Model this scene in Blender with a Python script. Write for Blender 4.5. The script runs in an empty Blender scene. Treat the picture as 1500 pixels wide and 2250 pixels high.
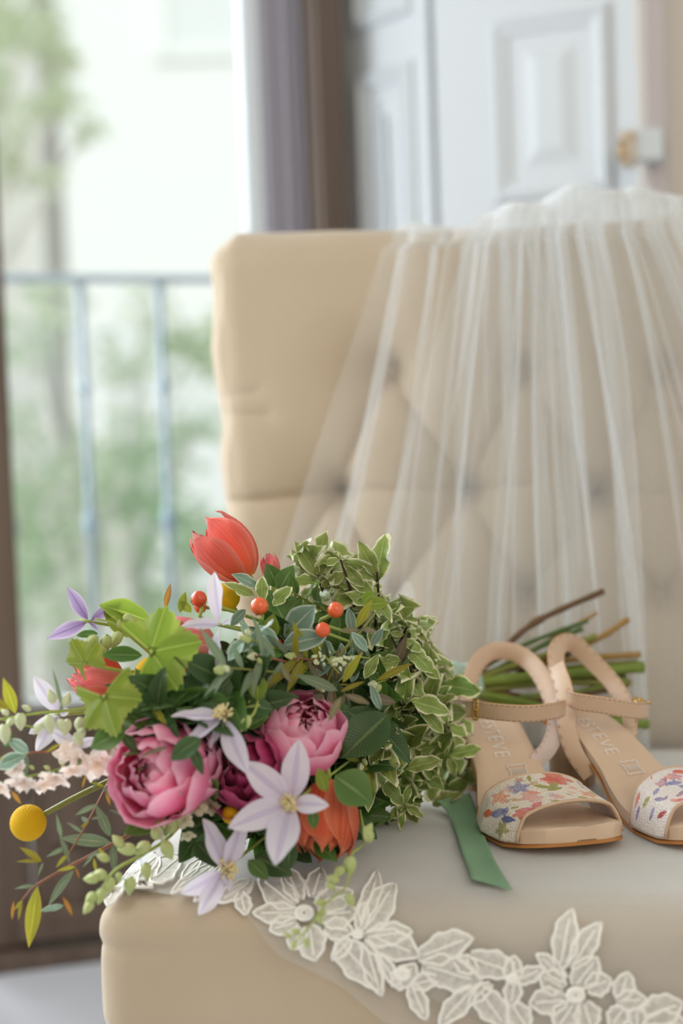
import bpy, math, random
import numpy as np
from mathutils import Vector, Matrix, noise as mnoise

SC = bpy.context.scene
COL = SC.collection
R = math.radians

# ------------------------------------------------------------------ camera
CAM = Vector((0.0, 0.0, 0.70))
PITCH, ROLL = R(2.9), R(2.1)
FPX = 3125.0
FWD = Vector((0, math.cos(PITCH), -math.sin(PITCH)))
UP0 = Vector((0, math.sin(PITCH), math.cos(PITCH)))
RT0 = Vector((1, 0, 0))
RT = RT0 * math.cos(ROLL) - UP0 * math.sin(ROLL)
UP = UP0 * math.cos(ROLL) + RT0 * math.sin(ROLL)
cam_data = bpy.data.cameras.new('camera')
cam = bpy.data.objects.new('camera', cam_data)
COL.objects.link(cam)
cam_data.sensor_fit = 'HORIZONTAL'
cam_data.sensor_width = 24.0
cam_data.lens = 50.0
cam_data.clip_start = 0.05
m3 = Matrix((RT, UP, -FWD)).transposed()
cam.matrix_world = Matrix.Translation(CAM) @ m3.to_4x4()
cam_data.dof.use_dof = True
cam_data.dof.focus_distance = 0.975
cam_data.dof.aperture_fstop = 2.7
SC.camera = cam


def P(px, py, d):
    """a point of the place seen at pixel (px, py), d metres in front of the camera"""
    return CAM + d * (FWD + RT * ((px - 750) / FPX) + UP * ((1125 - py) / FPX))


# ------------------------------------------------------------------ sky, lamps, exposure
world = bpy.data.worlds.new('overcast_sky')
SC.world = world
world.use_nodes = True
bg = world.node_tree.nodes['Background']
bg.inputs[0].default_value = (0.78, 0.85, 0.85, 1)
bg.inputs[1].default_value = 1.0


def lamp(name, kind, loc, target, energy, color, **kw):
    d = bpy.data.lights.new(name, kind)
    d.energy = energy
    d.color = color
    for k, v in kw.items():
        setattr(d, k, v)
    o = bpy.data.objects.new(name, d)
    COL.objects.link(o)
    o.location = loc
    o.rotation_euler = (Vector(target) - Vector(loc)).to_track_quat('-Z', 'Y').to_euler()
    return o


lamp('sun', 'SUN', (0, -4, 6), (1.2, 0.6, 2.0), 1.4, (1.0, 0.97, 0.92), angle=R(3))
lamp('window_daylight', 'AREA', (-1.35, 2.35, 1.55), (0.1, 1.05, 0.5), 135.0, (0.88, 0.94, 1.0), shape='RECTANGLE', size=1.1, size_y=1.8)
lamp('left_window_daylight', 'AREA', (-1.65, 1.30, 1.25), (0.1, 1.15, 0.6), 37.0, (0.90, 0.95, 1.0), shape='RECTANGLE', size=1.1, size_y=1.8)
lamp('warm_fill', 'AREA', (0.8, -1.3, 1.9), (0.1, 1.0, 0.5), 20.0, (1.0, 0.85, 0.66), shape='RECTANGLE', size=1.6, size_y=1.6)  # unseen fill light added behind the camera to warm the chair front
SC.view_settings.view_transform = 'Standard'
SC.view_settings.look = 'None'
SC.view_settings.gamma = 1.0
SC.view_settings.use_curve_mapping = False
SC.view_settings.exposure = 0.0
SC.cycles.transparent_max_bounces = 24
SC.cycles.max_bounces = 8


# ------------------------------------------------------------------ helpers
def C(r, g, b):
    f = lambda v: (v / 255 / 12.92) if v / 255 <= 0.04045 else ((v / 255 + 0.055) / 1.055) ** 2.4
    return (f(r), f(g), f(b), 1.0)


class N:
    """small node-tree builder"""
    def __init__(s, name):
        s.m = bpy.data.materials.new(name)
        s.m.use_nodes = True
        s.t = s.m.node_tree
        s.b = s.t.nodes['Principled BSDF']
        s.out = s.t.nodes['Material Output']

    def n(s, typ, **kw):
        o = s.t.nodes.new(typ)
        for k, v in kw.items():
            if k.startswith('i_'):
                key = k[2:]
                o.inputs[int(key) if key.isdigit() else key].default_value = v
            else:
                setattr(o, k, v)
        return o

    def l(s, a, b):
        s.t.links.new(a, b)

    def math(s, op, a, b=None, clamp=False):
        o = s.n('ShaderNodeMath', operation=op, use_clamp=clamp)
        for i, v in enumerate((a, b)):
            if v is None:
                continue
            if isinstance(v, (int, float)):
                o.inputs[i].default_value = v
            else:
                s.l(v, o.inputs[i])
        return o.outputs[0]

    def ramp(s, fac, stops):
        o = s.n('ShaderNodeValToRGB')
        e = o.color_ramp.elements
        while len(e) < len(stops):
            e.new(0.5)
        for el, (p, c) in zip(e, stops):
            el.position = p
            el.color = c
        s.l(fac, o.inputs[0])
        return o.outputs[0]

    def mix(s, fac, a, b, mode='MIX'):
        o = s.n('ShaderNodeMix', data_type='RGBA', blend_type=mode)
        for i, v in ((0, fac), (6, a), (7, b)):
            if isinstance(v, (int, float, tuple)):
                o.inputs[i].default_value = v
            else:
                s.l(v, o.inputs[i])
        return o.outputs[2]

    def noise(s, scale, detail=3, coord='Object', vec=None, rough=0.5):
        o = s.n('ShaderNodeTexNoise')
        o.inputs['Scale'].default_value = scale
        o.inputs['Detail'].default_value = detail
        o.inputs['Roughness'].default_value = rough
        if vec is None:
            tc = s.n('ShaderNodeTexCoord')
            vec = tc.outputs[coord]
        s.l(vec, o.inputs['Vector'])
        return o.outputs['Fac']

    def bump(s, height, strength, dist=0.001):
        o = s.n('ShaderNodeBump')
        o.inputs['Strength'].default_value = strength
        o.inputs['Distance'].default_value = dist
        s.l(height, o.inputs['Height'])
        s.l(o.outputs[0], s.b.inputs['Normal'])
        return o.outputs[0]

    def set(s, **kw):
        for k, v in kw.items():
            s.b.inputs[k.replace('_', ' ')].default_value = v
        return s

    def translucent(s, color, fac):
        tr = s.n('ShaderNodeBsdfTranslucent')
        if isinstance(color, tuple):
            tr.inputs[0].default_value = color
        else:
            s.l(color, tr.inputs[0])
        mx = s.n('ShaderNodeMixShader')
        mx.inputs[0].default_value = fac
        s.l(s.b.outputs[0], mx.inputs[1])
        s.l(tr.outputs[0], mx.inputs[2])
        s.l(mx.outputs[0], s.out.inputs[0])


def plain(name, c, rough=0.6, spec=0.3, metal=0.0, noise=None, bump=None, dark=0.75):
    k = N(name)
    k.set(Base_Color=c, Roughness=rough, Specular_IOR_Level=spec, Metallic=metal)
    if noise:
        f = k.noise(noise, 4)
        d = (c[0] * dark, c[1] * dark, c[2] * dark, 1)
        k.l(k.mix(f, d, (min(1, c[0] * (2 - dark)), min(1, c[1] * (2 - dark)), min(1, c[2] * (2 - dark)), 1)), k.b.inputs['Base Color'])
    if bump:
        k.bump(k.noise(bump[0], 4), bump[1], bump[2] if len(bump) > 2 else 0.001)
    return k.m


WM = {}


def world_of(o):
    if o is None:
        return Matrix.Identity(4)
    return WM[o.name]


def link(o, parent=None, mw=None):
    COL.objects.link(o)
    mw = mw if mw is not None else Matrix.Identity(4)
    if parent is not None:
        o.parent = parent
        o.matrix_parent_inverse = world_of(parent).inverted()
    o.matrix_basis = mw
    WM[o.name] = mw.copy()
    return o


def mesh(name, verts, faces, mats, parent=None, uv=None, smooth=True, mw=None, fmat=None, tagd=None):
    me = mesh_data(name, verts, faces, mats, uv, smooth, fmat)
    o = bpy.data.objects.new(name, me)
    return link(o, parent, mw)


def mesh_data(name, verts, faces, mats, uv=None, smooth=True, fmat=None):
    me = bpy.data.meshes.new(name)
    me.from_pydata([tuple(v) for v in verts], [], [tuple(int(i) for i in f) for f in faces])
    if not isinstance(mats, (list, tuple)):
        mats = [mats]
    for m in mats:
        me.materials.append(m)
    if uv is not None:
        ul = me.uv_layers.new(name='UVMap')
        idx = np.empty(len(me.loops), dtype=np.int32)
        me.loops.foreach_get('vertex_index', idx)
        ul.data.foreach_set('uv', np.asarray(uv, dtype=np.float32)[idx].ravel())
    if smooth:
        me.polygons.foreach_set('use_smooth', [True] * len(me.polygons))
    if fmat is not None:
        me.polygons.foreach_set('material_index', fmat)
    me.update()
    return me


def inst(name, me, parent, mw):
    return link(bpy.data.objects.new(name, me), parent, mw)


def empty(name, loc):
    o = bpy.data.objects.new(name, None)
    o.empty_display_size = 0.05
    return link(o, None, Matrix.Translation(Vector(loc)))


def tag(o, label=None, cat=None, group=None, kind=None):
    if label: o['label'] = label
    if cat: o['category'] = cat
    if group: o['group'] = group
    if kind: o['kind'] = kind
    return o


class MB:
    """collects shapes into one mesh"""
    def __init__(s):
        s.v, s.f, s.fm = [], [], []

    def add(s, v, f, m=0):
        o = len(s.v)
        s.v += [Vector(p) for p in v]
        s.f += [tuple(i + o for i in q) for q in f]
        s.fm += [m] * len(f)
        return s

    def box(s, c, ax, ay, az, m=0, bev=0.0):
        """box about c with half-axis vectors; bev trims the vertical edges"""
        c, ax, ay, az = Vector(c), Vector(ax), Vector(ay), Vector(az)
        if bev > 0:
            bx, by, bz = ax.normalized() * bev, ay.normalized() * bev, az.normalized() * bev
            vs, fs = [], []
            ring = lambda z, ix, iy: [c + z + ax - ix + ay - iy * 0 - by * 0 for _ in ()]
            def oct_(z, sh):
                axx, ayy = ax - bx * sh, ay - by * sh
                p = []
                for sx, sy, k in ((1, -1, 0), (1, 1, 1), (-1, 1, 0), (-1, -1, 1)):
                    a = c + z + axx * sx + (ayy - by) * sy
                    b = c + z + (axx - bx) * sx + ayy * sy
                    p += [a, b] if k else [b, a]
                return p
            levels = [(-az, 1), (-az + bz, 0), (az - bz, 0), (az, 1)]
            for z, sh in levels:
                vs += oct_(z, sh)
            for L in range(3):
                for i in range(8):
                    j = (i + 1) % 8
                    fs.append((L * 8 + i, L * 8 + j, L * 8 + 8 + j, L * 8 + 8 + i))
            fs.append(tuple(range(7, -1, -1)))
            fs.append(tuple(range(24, 32)))
            return s.add(vs, fs, m)
        v = [c + ax * i + ay * j + az * k for k in (-1, 1) for j in (-1, 1) for i in (-1, 1)]
        return s.add(v, [(0, 2, 3, 1), (4, 5, 7, 6), (0, 1, 5, 4), (2, 6, 7, 3), (0, 4, 6, 2), (1, 3, 7, 5)], m)

    def tube(s, pts, rad, seg=8, m=0, cap=True):
        pts = [Vector(p) for p in pts]
        if isinstance(rad, (int, float)):
            rad = [rad] * len(pts)
        vs, fs = [], []
        t0 = (pts[1] - pts[0]).normalized()
        ref = Vector((0, 0, 1)) if abs(t0.z) < 0.9 else Vector((1, 0, 0))
        nx = t0.cross(ref).normalized()
        for i, p in enumerate(pts):
            t = (pts[min(i + 1, len(pts) - 1)] - pts[max(i - 1, 0)]).normalized()
            nx = (nx - t * nx.dot(t)).normalized()
            ny = t.cross(nx)
            for k in range(seg):
                a = 2 * math.pi * k / seg
                vs.append(p + (nx * math.cos(a) + ny * math.sin(a)) * rad[i])
        for i in range(len(pts) - 1):
            for k in range(seg):
                k2 = (k + 1) % seg
                fs.append((i * seg + k, i * seg + k2, (i + 1) * seg + k2, (i + 1) * seg + k))
        if cap:
            fs.append(tuple(range(seg - 1, -1, -1)))
            fs.append(tuple((len(pts) - 1) * seg + k for k in range(seg)))
        return s.add(vs, fs, m)

    def ball(s, c, r, nu=16, nv=10, m=0, sx=None):
        """ellipsoid; sx = 3 axis vectors"""
        c = Vector(c)
        A = sx or (Vector((r, 0, 0)), Vector((0, r, 0)), Vector((0, 0, r)))
        vs = [c - A[2]]
        for j in range(1, nv):
            th = -math.pi / 2 + math.pi * j / nv
            for i in range(nu):
                a = 2 * math.pi * i / nu
                vs.append(c + A[0] * (math.cos(th) * math.cos(a)) + A[1] * (math.cos(th) * math.sin(a)) + A[2] * math.sin(th))
        vs.append(c + A[2])
        fs = []
        for i in range(nu):
            fs.append((0, 1 + (i + 1) % nu, 1 + i))
        for j in range(nv - 2):
            for i in range(nu):
                a = 1 + j * nu
                fs.append((a + i, a + (i + 1) % nu, a + nu + (i + 1) % nu, a + nu + i))
        e = len(vs) - 1
        a = 1 + (nv - 2) * nu
        for i in range(nu):
            fs.append((e, a + i, a + (i + 1) % nu))
        return s.add(vs, fs, m)

    def build(s, name, mats, parent=None, smooth=True, mw=None):
        return mesh(name, s.v, s.f, mats, parent, None, smooth, mw, s.fm)


def spline(pts, n):
    """Catmull-Rom through the points, n samples"""
    p = [Vector(q) for q in pts]
    p = [p[0] * 2 - p[1]] + p + [p[-1] * 2 - p[-2]]
    k = len(p) - 3
    out = []
    for i in range(n):
        t = i / (n - 1) * k
        j = min(int(t), k - 1)
        u = t - j
        a, b, c, d = p[j:j + 4]
        out.append(0.5 * ((2 * b) + (c - a) * u + (2 * a - 5 * b + 4 * c - d) * u * u + (3 * b - a - 3 * c + d) * u ** 3))
    return out


def frame(pos, dirv, normal, sc=1.0, scx=None, scz=None):
    y = Vector(dirv).normalized()
    n = Vector(normal)
    x = y.cross(n)
    if x.length < 1e-6:
        x = y.cross(Vector((0.3, 0.5, 0.8)))
    x.normalize()
    z = x.cross(y)
    x, z2, y2 = x * (scx or sc), z * (scz or sc), y * sc
    M = Matrix(((x.x, y2.x, z2.x, pos[0]), (x.y, y2.y, z2.y, pos[1]), (x.z, y2.z, z2.z, pos[2]), (0, 0, 0, 1)))
    return M


def grid_faces(nr, nc, off=0, wrap=False):
    f = []
    for i in range(nr - 1):
        for j in range(nc - (0 if wrap else 1)):
            j2 = (j + 1) % nc
            f.append((off + i * nc + j, off + i * nc + j2, off + (i + 1) * nc + j2, off + (i + 1) * nc + j))
    return f


# ------------------------------------------------------------------ materials of the setting
M_WHITE = plain('white_gloss_paint', C(212, 217, 221), 0.45, 0.4, bump=(90, 0.05))
M_CREAM = plain('cream_paint', C(222, 214, 204), 0.6, 0.3, bump=(60, 0.05))
M_MAUVE = plain('mauve_grey_paint', C(190, 180, 178), 0.6, 0.3)
M_FLOOR = plain('pale_floor', C(200, 200, 204), 0.45, 0.4, noise=5, dark=0.93)
M_CEIL = plain('ceiling_paint', C(225, 224, 220), 0.8, 0.2)
M_FACADE = plain('white_render', C(245, 247, 246), 0.9, 0.1, noise=0.8, dark=0.98)
M_FACADE2 = plain('grey_render', C(222, 222, 218), 0.9, 0.1, noise=0.8, dark=0.95)
M_PAVE = plain('pale_paving', C(190, 188, 184), 0.9, 0.1, noise=1.5, dark=0.9)
M_IRON = plain('blue_grey_iron', C(122, 138, 150), 0.5, 0.4, noise=30, dark=0.9)
M_BARK = plain('grey_bark', C(222, 220, 214), 0.9, 0.1, noise=12)
M_BRASS = plain('aged_brass', C(196, 160, 100), 0.35, 0.5, 1.0)

k = N('brown_varnished_wood')
tc = k.n('ShaderNodeTexCoord')
mp = k.n('ShaderNodeMapping', i_Scale=(40, 40, 2.5))
k.l(tc.outputs['Object'], mp.inputs[0])
g = k.noise(1.0, 5, vec=mp.outputs[0])
k.l(k.ramp(g, [(0.3, C(82, 66, 55)), (0.7, C(110, 92, 79))]), k.b.inputs['Base Color'])
k.bump(g, 0.15)
k.set(Roughness=0.42, Specular_IOR_Level=0.45)
M_WOOD = k.m

k = N('window_lit_brown_wood')
k.set(Base_Color=C(134, 130, 140), Roughness=0.4, Specular_IOR_Level=0.45)  # window reflection on the brown stile, put into the base colour
M_WOOD_LIT = k.m

k = N('window_glass')
gl = k.n('ShaderNodeBsdfGlossy', i_Roughness=0.02)
tr = k.n('ShaderNodeBsdfTransparent')
tr.inputs[0].default_value = (0.97, 0.985, 0.98, 1)
mx = k.n('ShaderNodeMixShader')
fr = k.n('ShaderNodeFresnel', i_IOR=1.35)
k.l(fr.outputs[0], mx.inputs[0])
k.l(tr.outputs[0], mx.inputs[1])
k.l(gl.outputs[0], mx.inputs[2])
k.l(mx.outputs[0], k.out.inputs[0])
M_GLASS = k.m


def leaf_far(name, c1, c2):
    k = N(name)
    oi = k.noise(1.3, 2)
    col = k.ramp(oi, [(0.35, c1), (0.65, c2)])
    k.l(col, k.b.inputs['Base Color'])
    k.set(Roughness=0.7, Specular_IOR_Level=0.2)
    k.translucent(col, 0.4)
    return k.m


M_TREE1 = leaf_far('haze_pale_tree_leaves', C(176, 200, 150), C(222, 228, 206))  # outdoor haze is put into both leaf colours, paler than real foliage
M_TREE2 = leaf_far('haze_green_tree_leaves', C(170, 200, 160), C(216, 226, 208))

# ------------------------------------------------------------------ the setting
Z3 = Vector((0, 0, 1))
WA, WB = Vector((-0.463, 1.93, 0)), Vector((0.012, 2.06, 0))       # the window line on the floor
WU = (WB - WA).normalized()
WN = Vector((-WU.y, WU.x, 0))                                       # outwards
if WN.y < 0:
    WN = -WN


def struct(o):
    o['kind'] = 'structure'
    return o


def wp(s, off, z):
    """point on the window line: s metres from the left stile edge, off metres outwards"""
    return WA + WU * s + WN * off + Vector((0, 0, z))


b = MB()
b.box((0, -0.4, -0.05), (3.2, 0, 0), (0, 2.35, 0), (0, 0, 0.05))
fl = b.build('floor', M_FLOOR, smooth=False)
struct(fl)
b = MB()
b.box((0, -0.5, 2.95), (3.2, 0, 0), (0, 2.9, 0), (0, 0, 0.05))
struct(b.build('ceiling', M_CEIL, smooth=False))
LD = (WB - WA).length                                                # width of the door seen
b = MB()
b.box(wp(LD + 1.05, 0.12, 1.45), WU * 1.05, WN * 0.1, Z3 * 1.45)
b.box(wp(-0.2, 0.12, 2.65), WU * (LD + 0.2), WN * 0.1, Z3 * 0.25)
b.box(wp(-1.35, 0.12, 1.45), WU * 0.55, WN * 0.1, Z3 * 1.45)
struct(b.build('wall_back', M_CREAM, smooth=False))
b = MB()
b.box((0, -2.75, 1.45), (3.2, 0, 0), (0, 0.06, 0), Z3 * 1.45)
struct(b.build('wall_front', M_CREAM, smooth=False))
# right wall return, seen as a narrow cream strip at the photo's edge
b = MB()
p0 = P(1470, 400, 1.74)
b.box((p0.x + 0.6, p0.y + 0.02, 1.45), (0.6, -0.06, 0), (0.004, 0.03, 0), Z3 * 1.45, bev=0.004)
struct(b.build('wall_right', M_CREAM, smooth=False))
b = MB()
p1 = P(1447, 400, 1.75)
b.box((p1.x, p1.y + 0.012, 1.45), (0.0135, -0.001, 0), (0.001, 0.014, 0), Z3 * 1.45, bev=0.002)
struct(b.build('trim_2', M_MAUVE, smooth=False))
b = MB()
p1 = P(1421, 400, 1.77)
b.box((p1.x, p1.y + 0.012, 1.45), (0.0075, -0.001, 0), (0.001, 0.012, 0), Z3 * 1.45, bev=0.002)
struct(b.build('trim_1', M_CREAM, smooth=False))


def french_door(name, s0, s1, flip=False):
    """a glazed door leaf: stiles, bottom rail with moulding, glazing bead, pane"""
    root = struct(empty(name, wp((s0 + s1) / 2, 0, 0)))
    top, zb = 2.38, 0.345
    st = 0.058
    b = MB()
    b.box(wp(s0 - 0.021, 0, top / 2 + 0.01), WU * 0.039, WN * 0.024, Z3 * (top / 2 - 0.015), bev=0.004)
    b.build('door_stile', M_WOOD, root, False)
    b = MB()
    b.box(wp(s1 - st, 0, top / 2 + 0.01), WU * 0.030, WN * 0.024, Z3 * (top / 2 - 0.015), bev=0.004)
    b.box(wp(s1 - st + 0.006, -0.026, top / 2 + 0.01), WU * 0.006, WN * 0.004, Z3 * (top / 2 - 0.015), bev=0.002)
    b.box(wp(s1 - st + 0.022, -0.028, top / 2 + 0.01), WU * 0.004, WN * 0.005, Z3 * (top / 2 - 0.015), bev=0.002)
    b.build('door_stile', M_WOOD_LIT, root, False)
    b = MB()
    b.box(wp((s0 + s1) / 2 - 0.03, 0, 0.19), WU * ((s1 - s0) / 2 - 0.05), WN * 0.022, Z3 * 0.155, bev=0.003)
    b.build('bottom_rail', M_WOOD, root, False)
    b = MB()
    b.box(wp((s0 + s1) / 2 - 0.03, -0.027, 0.235), WU * ((s1 - s0) / 2 - 0.075), WN * 0.006, Z3 * 0.075, bev=0.005)
    b.build('raised_panel', M_WOOD, root, False)
    b = MB()
    b.box(wp((s0 + s1) / 2 - 0.03, -0.030, 0.055), WU * ((s1 - s0) / 2 - 0.03), WN * 0.014, Z3 * 0.022, bev=0.006)
    b.build('weather_bar', M_WOOD, root, False)
    b = MB()
    b.box(wp((s0 + s1) / 2 - 0.03, 0, top), WU * ((s1 - s0) / 2), WN * 0.022, Z3 * 0.05, bev=0.003)
    b.build('top_rail', M_WOOD, root, False)
    b = MB()
    b.box(wp(s1 - st - 0.043, 0.0, (top + zb) / 2), WU * 0.013, WN * 0.016, Z3 * ((top - zb) / 2), bev=0.003)
    b.build('glazing_bead', M_WHITE, root, False)  # white here stands for outside light catching the bead
    b = MB()
    b.box(wp((s0 + s1) / 2 - 0.045, 0.006, zb + 0.006), WU * ((s1 - s0) / 2 - 0.06), WN * 0.012, Z3 * 0.006, bev=0.002)
    b.build('glazing_bead', M_WHITE, root, False)
    b = MB()
    b.box(wp((s0 + s1) / 2 - 0.05, 0.004, (top + zb) / 2), WU * ((s1 - s0) / 2 - 0.05), WN * 0.002, Z3 * ((top - zb) / 2))
    b.build('pane', M_GLASS, root, False)
    return root


french_door('door_1', 0.0, LD - 0.022)
french_door('door_2', -0.53, -0.058)
b = MB()
b.box(wp(LD - 0.024, -0.004, 1.2), WU * 0.0262, WN * 0.045, Z3 * 1.2, bev=0.004)
b.box(wp(LD - 0.034, -0.051, 1.2), WU * 0.008, WN * 0.006, Z3 * 1.2, bev=0.003)
struct(b.build('door_frame', M_WOOD, smooth=False))
b = MB()
b.box(wp(-0.2, 0.0, 0.012), WU * (LD + 0.2), WN * 0.05, Z3 * 0.012, bev=0.003)
struct(b.build('trim_3', M_WOOD, smooth=False))


def shutter(a, c, zbot, panels, label):
    """a white shutter leaf standing from floor point a to c, with framed raised panels"""
    u = (c - a).normalized()
    w = (c - a).length
    n = Vector((u.y, -u.x, 0))                      # towards the room
    root = empty('window_shutter', (a + c) / 2)
    tag(root, label, 'shutter', 'folding shutter leaves by the window')
    b = MB()
    b.box((a + c) / 2 - n * 0.012 + Z3 * 1.25, u * (w / 2), n * 0.012, Z3 * 1.22, bev=0.003)
    b.build('board', M_WHITE, root, False)
    for (s0, s1, z0, z1) in panels:
        # moulding: four mitred bars, then the raised field
        def q(s, z, off):
            return a + u * s + Z3 * z + n * off
        prof = [(0.0, 0.0), (0.0, 0.006), (0.008, 0.011), (0.015, 0.006), (0.022, 0.004), (0.024, -0.001)]
        vs, fs = [], []
        for (ins, off) in prof:
            vs += [q(s0 + ins, z0 + ins, off), q(s1 - ins, z0 + ins, off), q(s1 - ins, z1 - ins, off), q(s0 + ins, z1 - ins, off)]
        for L in range(len(prof) - 1):
            for i in range(4):
                j = (i + 1) % 4
                fs.append((L * 4 + i, L * 4 + j, L * 4 + 4 + j, L * 4 + 4 + i))
        mesh('panel_moulding', vs, fs, M_WHITE, root, smooth=False)
        vs, fs = [], []
        for (ins, off) in ((0.040, -0.001), (0.062, 0.008), (0.066, 0.008)):
            vs += [q(s0 + ins, z0 + ins, off), q(s1 - ins, z0 + ins, off), q(s1 - ins, z1 - ins, off), q(s0 + ins, z1 - ins, off)]
        for L in range(2):
            for i in range(4):
                j = (i + 1) % 4
                fs.append((L * 4 + i, L * 4 + j, L * 4 + 4 + j, L * 4 + 4 + i))
        fs.append((8, 9, 10, 11))
        mesh('raised_field', vs, fs, M_WHITE, root, smooth=False)
    return root


sa = P(752, 300, 2.06); sb = P(946, 300, 1.92); sc_ = P(1412, 300, 1.775)
sa.z = sb.z = sc_.z = 0
zz = lambda px, py, d: P(px, py, d).z
shutter(sa, sb, 0.03, [(0.038, (sb - sa).length - 0.03, 0.25, zz(820, 160, 2.0)), (0.038, (sb - sa).length - 0.03, zz(820, 60, 2.0), 2.2)],
        'narrow bright white panelled shutter leaf next to the brown door frame')
Lw = (sc_ - sb).length
sb = sb + (sc_ - sb).normalized() * 0.006 - Vector((0, 0.03, 0))
shutter(sb, sc_, 0.03, [(Lw * 0.27, Lw * 0.80, zz(1200, 435, 1.83), zz(1200, 35, 1.83)), (Lw * 0.27, Lw * 0.80, 0.2, zz(1200, 520, 1.83))],
        'wide pale grey-white panelled shutter leaf behind the chair back')
# the catch on the shutter's edge
root = empty('shutter_catch', P(1395, 330, 1.72))
tag(root, 'small white wooden catch block with worn edges on the window trim', 'catch')
b = MB()
b.box(P(1420, 322, 1.73), RT0 * 0.020, Vector((0.003, 0.016, 0)), Z3 * 0.019, bev=0.003)
b.build('catch_block', M_WHITE, root, False)
b = MB()
b.box(P(1379, 328, 1.725), RT0 * 0.010, Vector((0.003, 0.014, 0)), Z3 * 0.021, bev=0.003)
b.build('keeper', plain('worn_cream_wood', C(205, 190, 172), 0.6, noise=60), root, False)
b = MB()
b.tube([P(1364, 308, 1.71), P(1364, 352, 1.71)], 0.003, 8)
b.ball(P(1388, 297, 1.71), 0.003, 8, 6)
b.build('pin', M_BRASS, root)

# ------------------------------------------------------------------ outdoors
b = MB()
b.box((0, 12, -3.3), (25, 0, 0), (0, 9.2, 0), (0, 0, 0.1))
struct(b.build('ground', M_PAVE, smooth=False))
b = MB()
b.box(wp(-0.1, 0.52, -0.10), WU * 1.6, WN * 0.40, Z3 * 0.09)
struct(b.build('balcony_slab', M_PAVE, smooth=False))


def railing():
    d0, d1 = 2.32, 2.46
    A, Bp = P(-40, 611, d0), P(480, 606, d1)
    u = (Bp - A); u.z = 0
    L0 = u.length; u.normalize()
    root = empty('balcony_railing', (A.x, A.y, 0))
    tag(root, 'blue-grey wrought iron balcony railing outside the glazed door', 'railing')
    zt = A.z
    n = Vector((-u.y, u.x, 0))
    b = MB()
    b.box(A + u * 0.42, u * 0.95, n * 0.011, Z3 * 0.0065, bev=0.002)
    b.build('handrail', M_IRON, root, False)
    b = MB()
    b.box(A + u * 0.42 - Z3 * (zt - 0.07), u * 0.95, n * 0.009, Z3 * 0.006, bev=0.002)
    b.build('bottom_bar', M_IRON, root, False)
    s1 = ((P(181, 640, 2.36) - A)).dot(u)
    s2 = ((P(354, 640, 2.41) - A)).dot(u)
    st = s2 - s1
    for i in range(-4, 7):
        s = s1 + st * i
        q = A + u * s
        b = MB()
        z0, z1 = 0.07, zt
        H = z1 - z0
        zc = [0, .03, .25, .52, .535, .55, .565, .58, .75, .92, .97, 1.0]
        rr = [.008, .006, .006, .006, .011, .013, .011, .006, .006, .0062, .009, .010]
        b.tube([Vector((q.x, q.y, z0 + H * t)) for t in zc], rr, 10)
        b.build('baluster', M_IRON, root)
        for t_ in (0.26, 0.80):
            b = MB()
            b.ball((q.x, q.y, z0 + H * t_), 0.011, 10, 6)
            b.build('collar', M_IRON, root)
    for i in (-4, 6):
        q = A + u * (s1 + st * (i + 0.5))
        b = MB()
        b.box((q.x, q.y, zt / 2 - 0.005), u * 0.012, n * 0.012, Z3 * (zt / 2 + 0.005), bev=0.002)
        b.build('post', M_IRON, root, False)


railing()


def building(name, x0, x1, y, z0, z1, mat, wins, label, cols):
    root = empty(name, ((x0 + x1) / 2, y, z0))
    tag(root, label, 'building')
    b = MB()
    b.box(((x0 + x1) / 2, y + 1.5, (z0 + z1) / 2), ((x1 - x0) / 2, 0, 0), (0, 1.5, 0), (0, 0, (z1 - z0) / 2))
    b.build('wall', mat, root, False)
    for (cx, cz) in wins:
        b = MB()
        for dx, dz, hx, hz in ((-.5, 0, .05, .85), (.5, 0, .05, .85), (0, .85, .55, .05), (0, -.85, .6, .05)):
            b.box((cx + dx, y - 0.02 - (0.012 if dx else 0), cz + dz), (hx, 0, 0), (0, .05, 0), (0, 0, hz))
        w = b.build('window', M_FACADE, root, False)
        b = MB()
        b.box((cx, y - 0.004, cz), (.45, 0, 0), (0, .01, 0), (0, 0, .8))
        b.build('pane', cols, w, False)
    b = MB()
    b.box(((x0 + x1) / 2, y - 0.05, z1 + 0.1), ((x1 - x0) / 2 + 0.15, 0, 0), (0, .2, 0), (0, 0, .12))
    b.build('cornice', M_FACADE, root, False)


M_PANEF = plain('pale_shutter', C(232, 236, 236), 0.6)
building('apartment_building', -2.5, 3.5, 13.5, -3.2, 9.0, M_FACADE, [(-1.0, 5.2), (1.2, 5.2), (1.2, 2.0), (1.2, -1.2), (-1.0, -1.2)],
         'white rendered apartment building filling the view beyond the railing', M_PANEF)
building('town_house', -9.0, -2.9, 14.5, -3.2, 8.0, M_FACADE2, [(-4.0, 1.6), (-4.0, 4.6), (-5.6, 1.6)],
         'pale grey town house far left behind the street trees', M_FACADE2)


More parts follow.
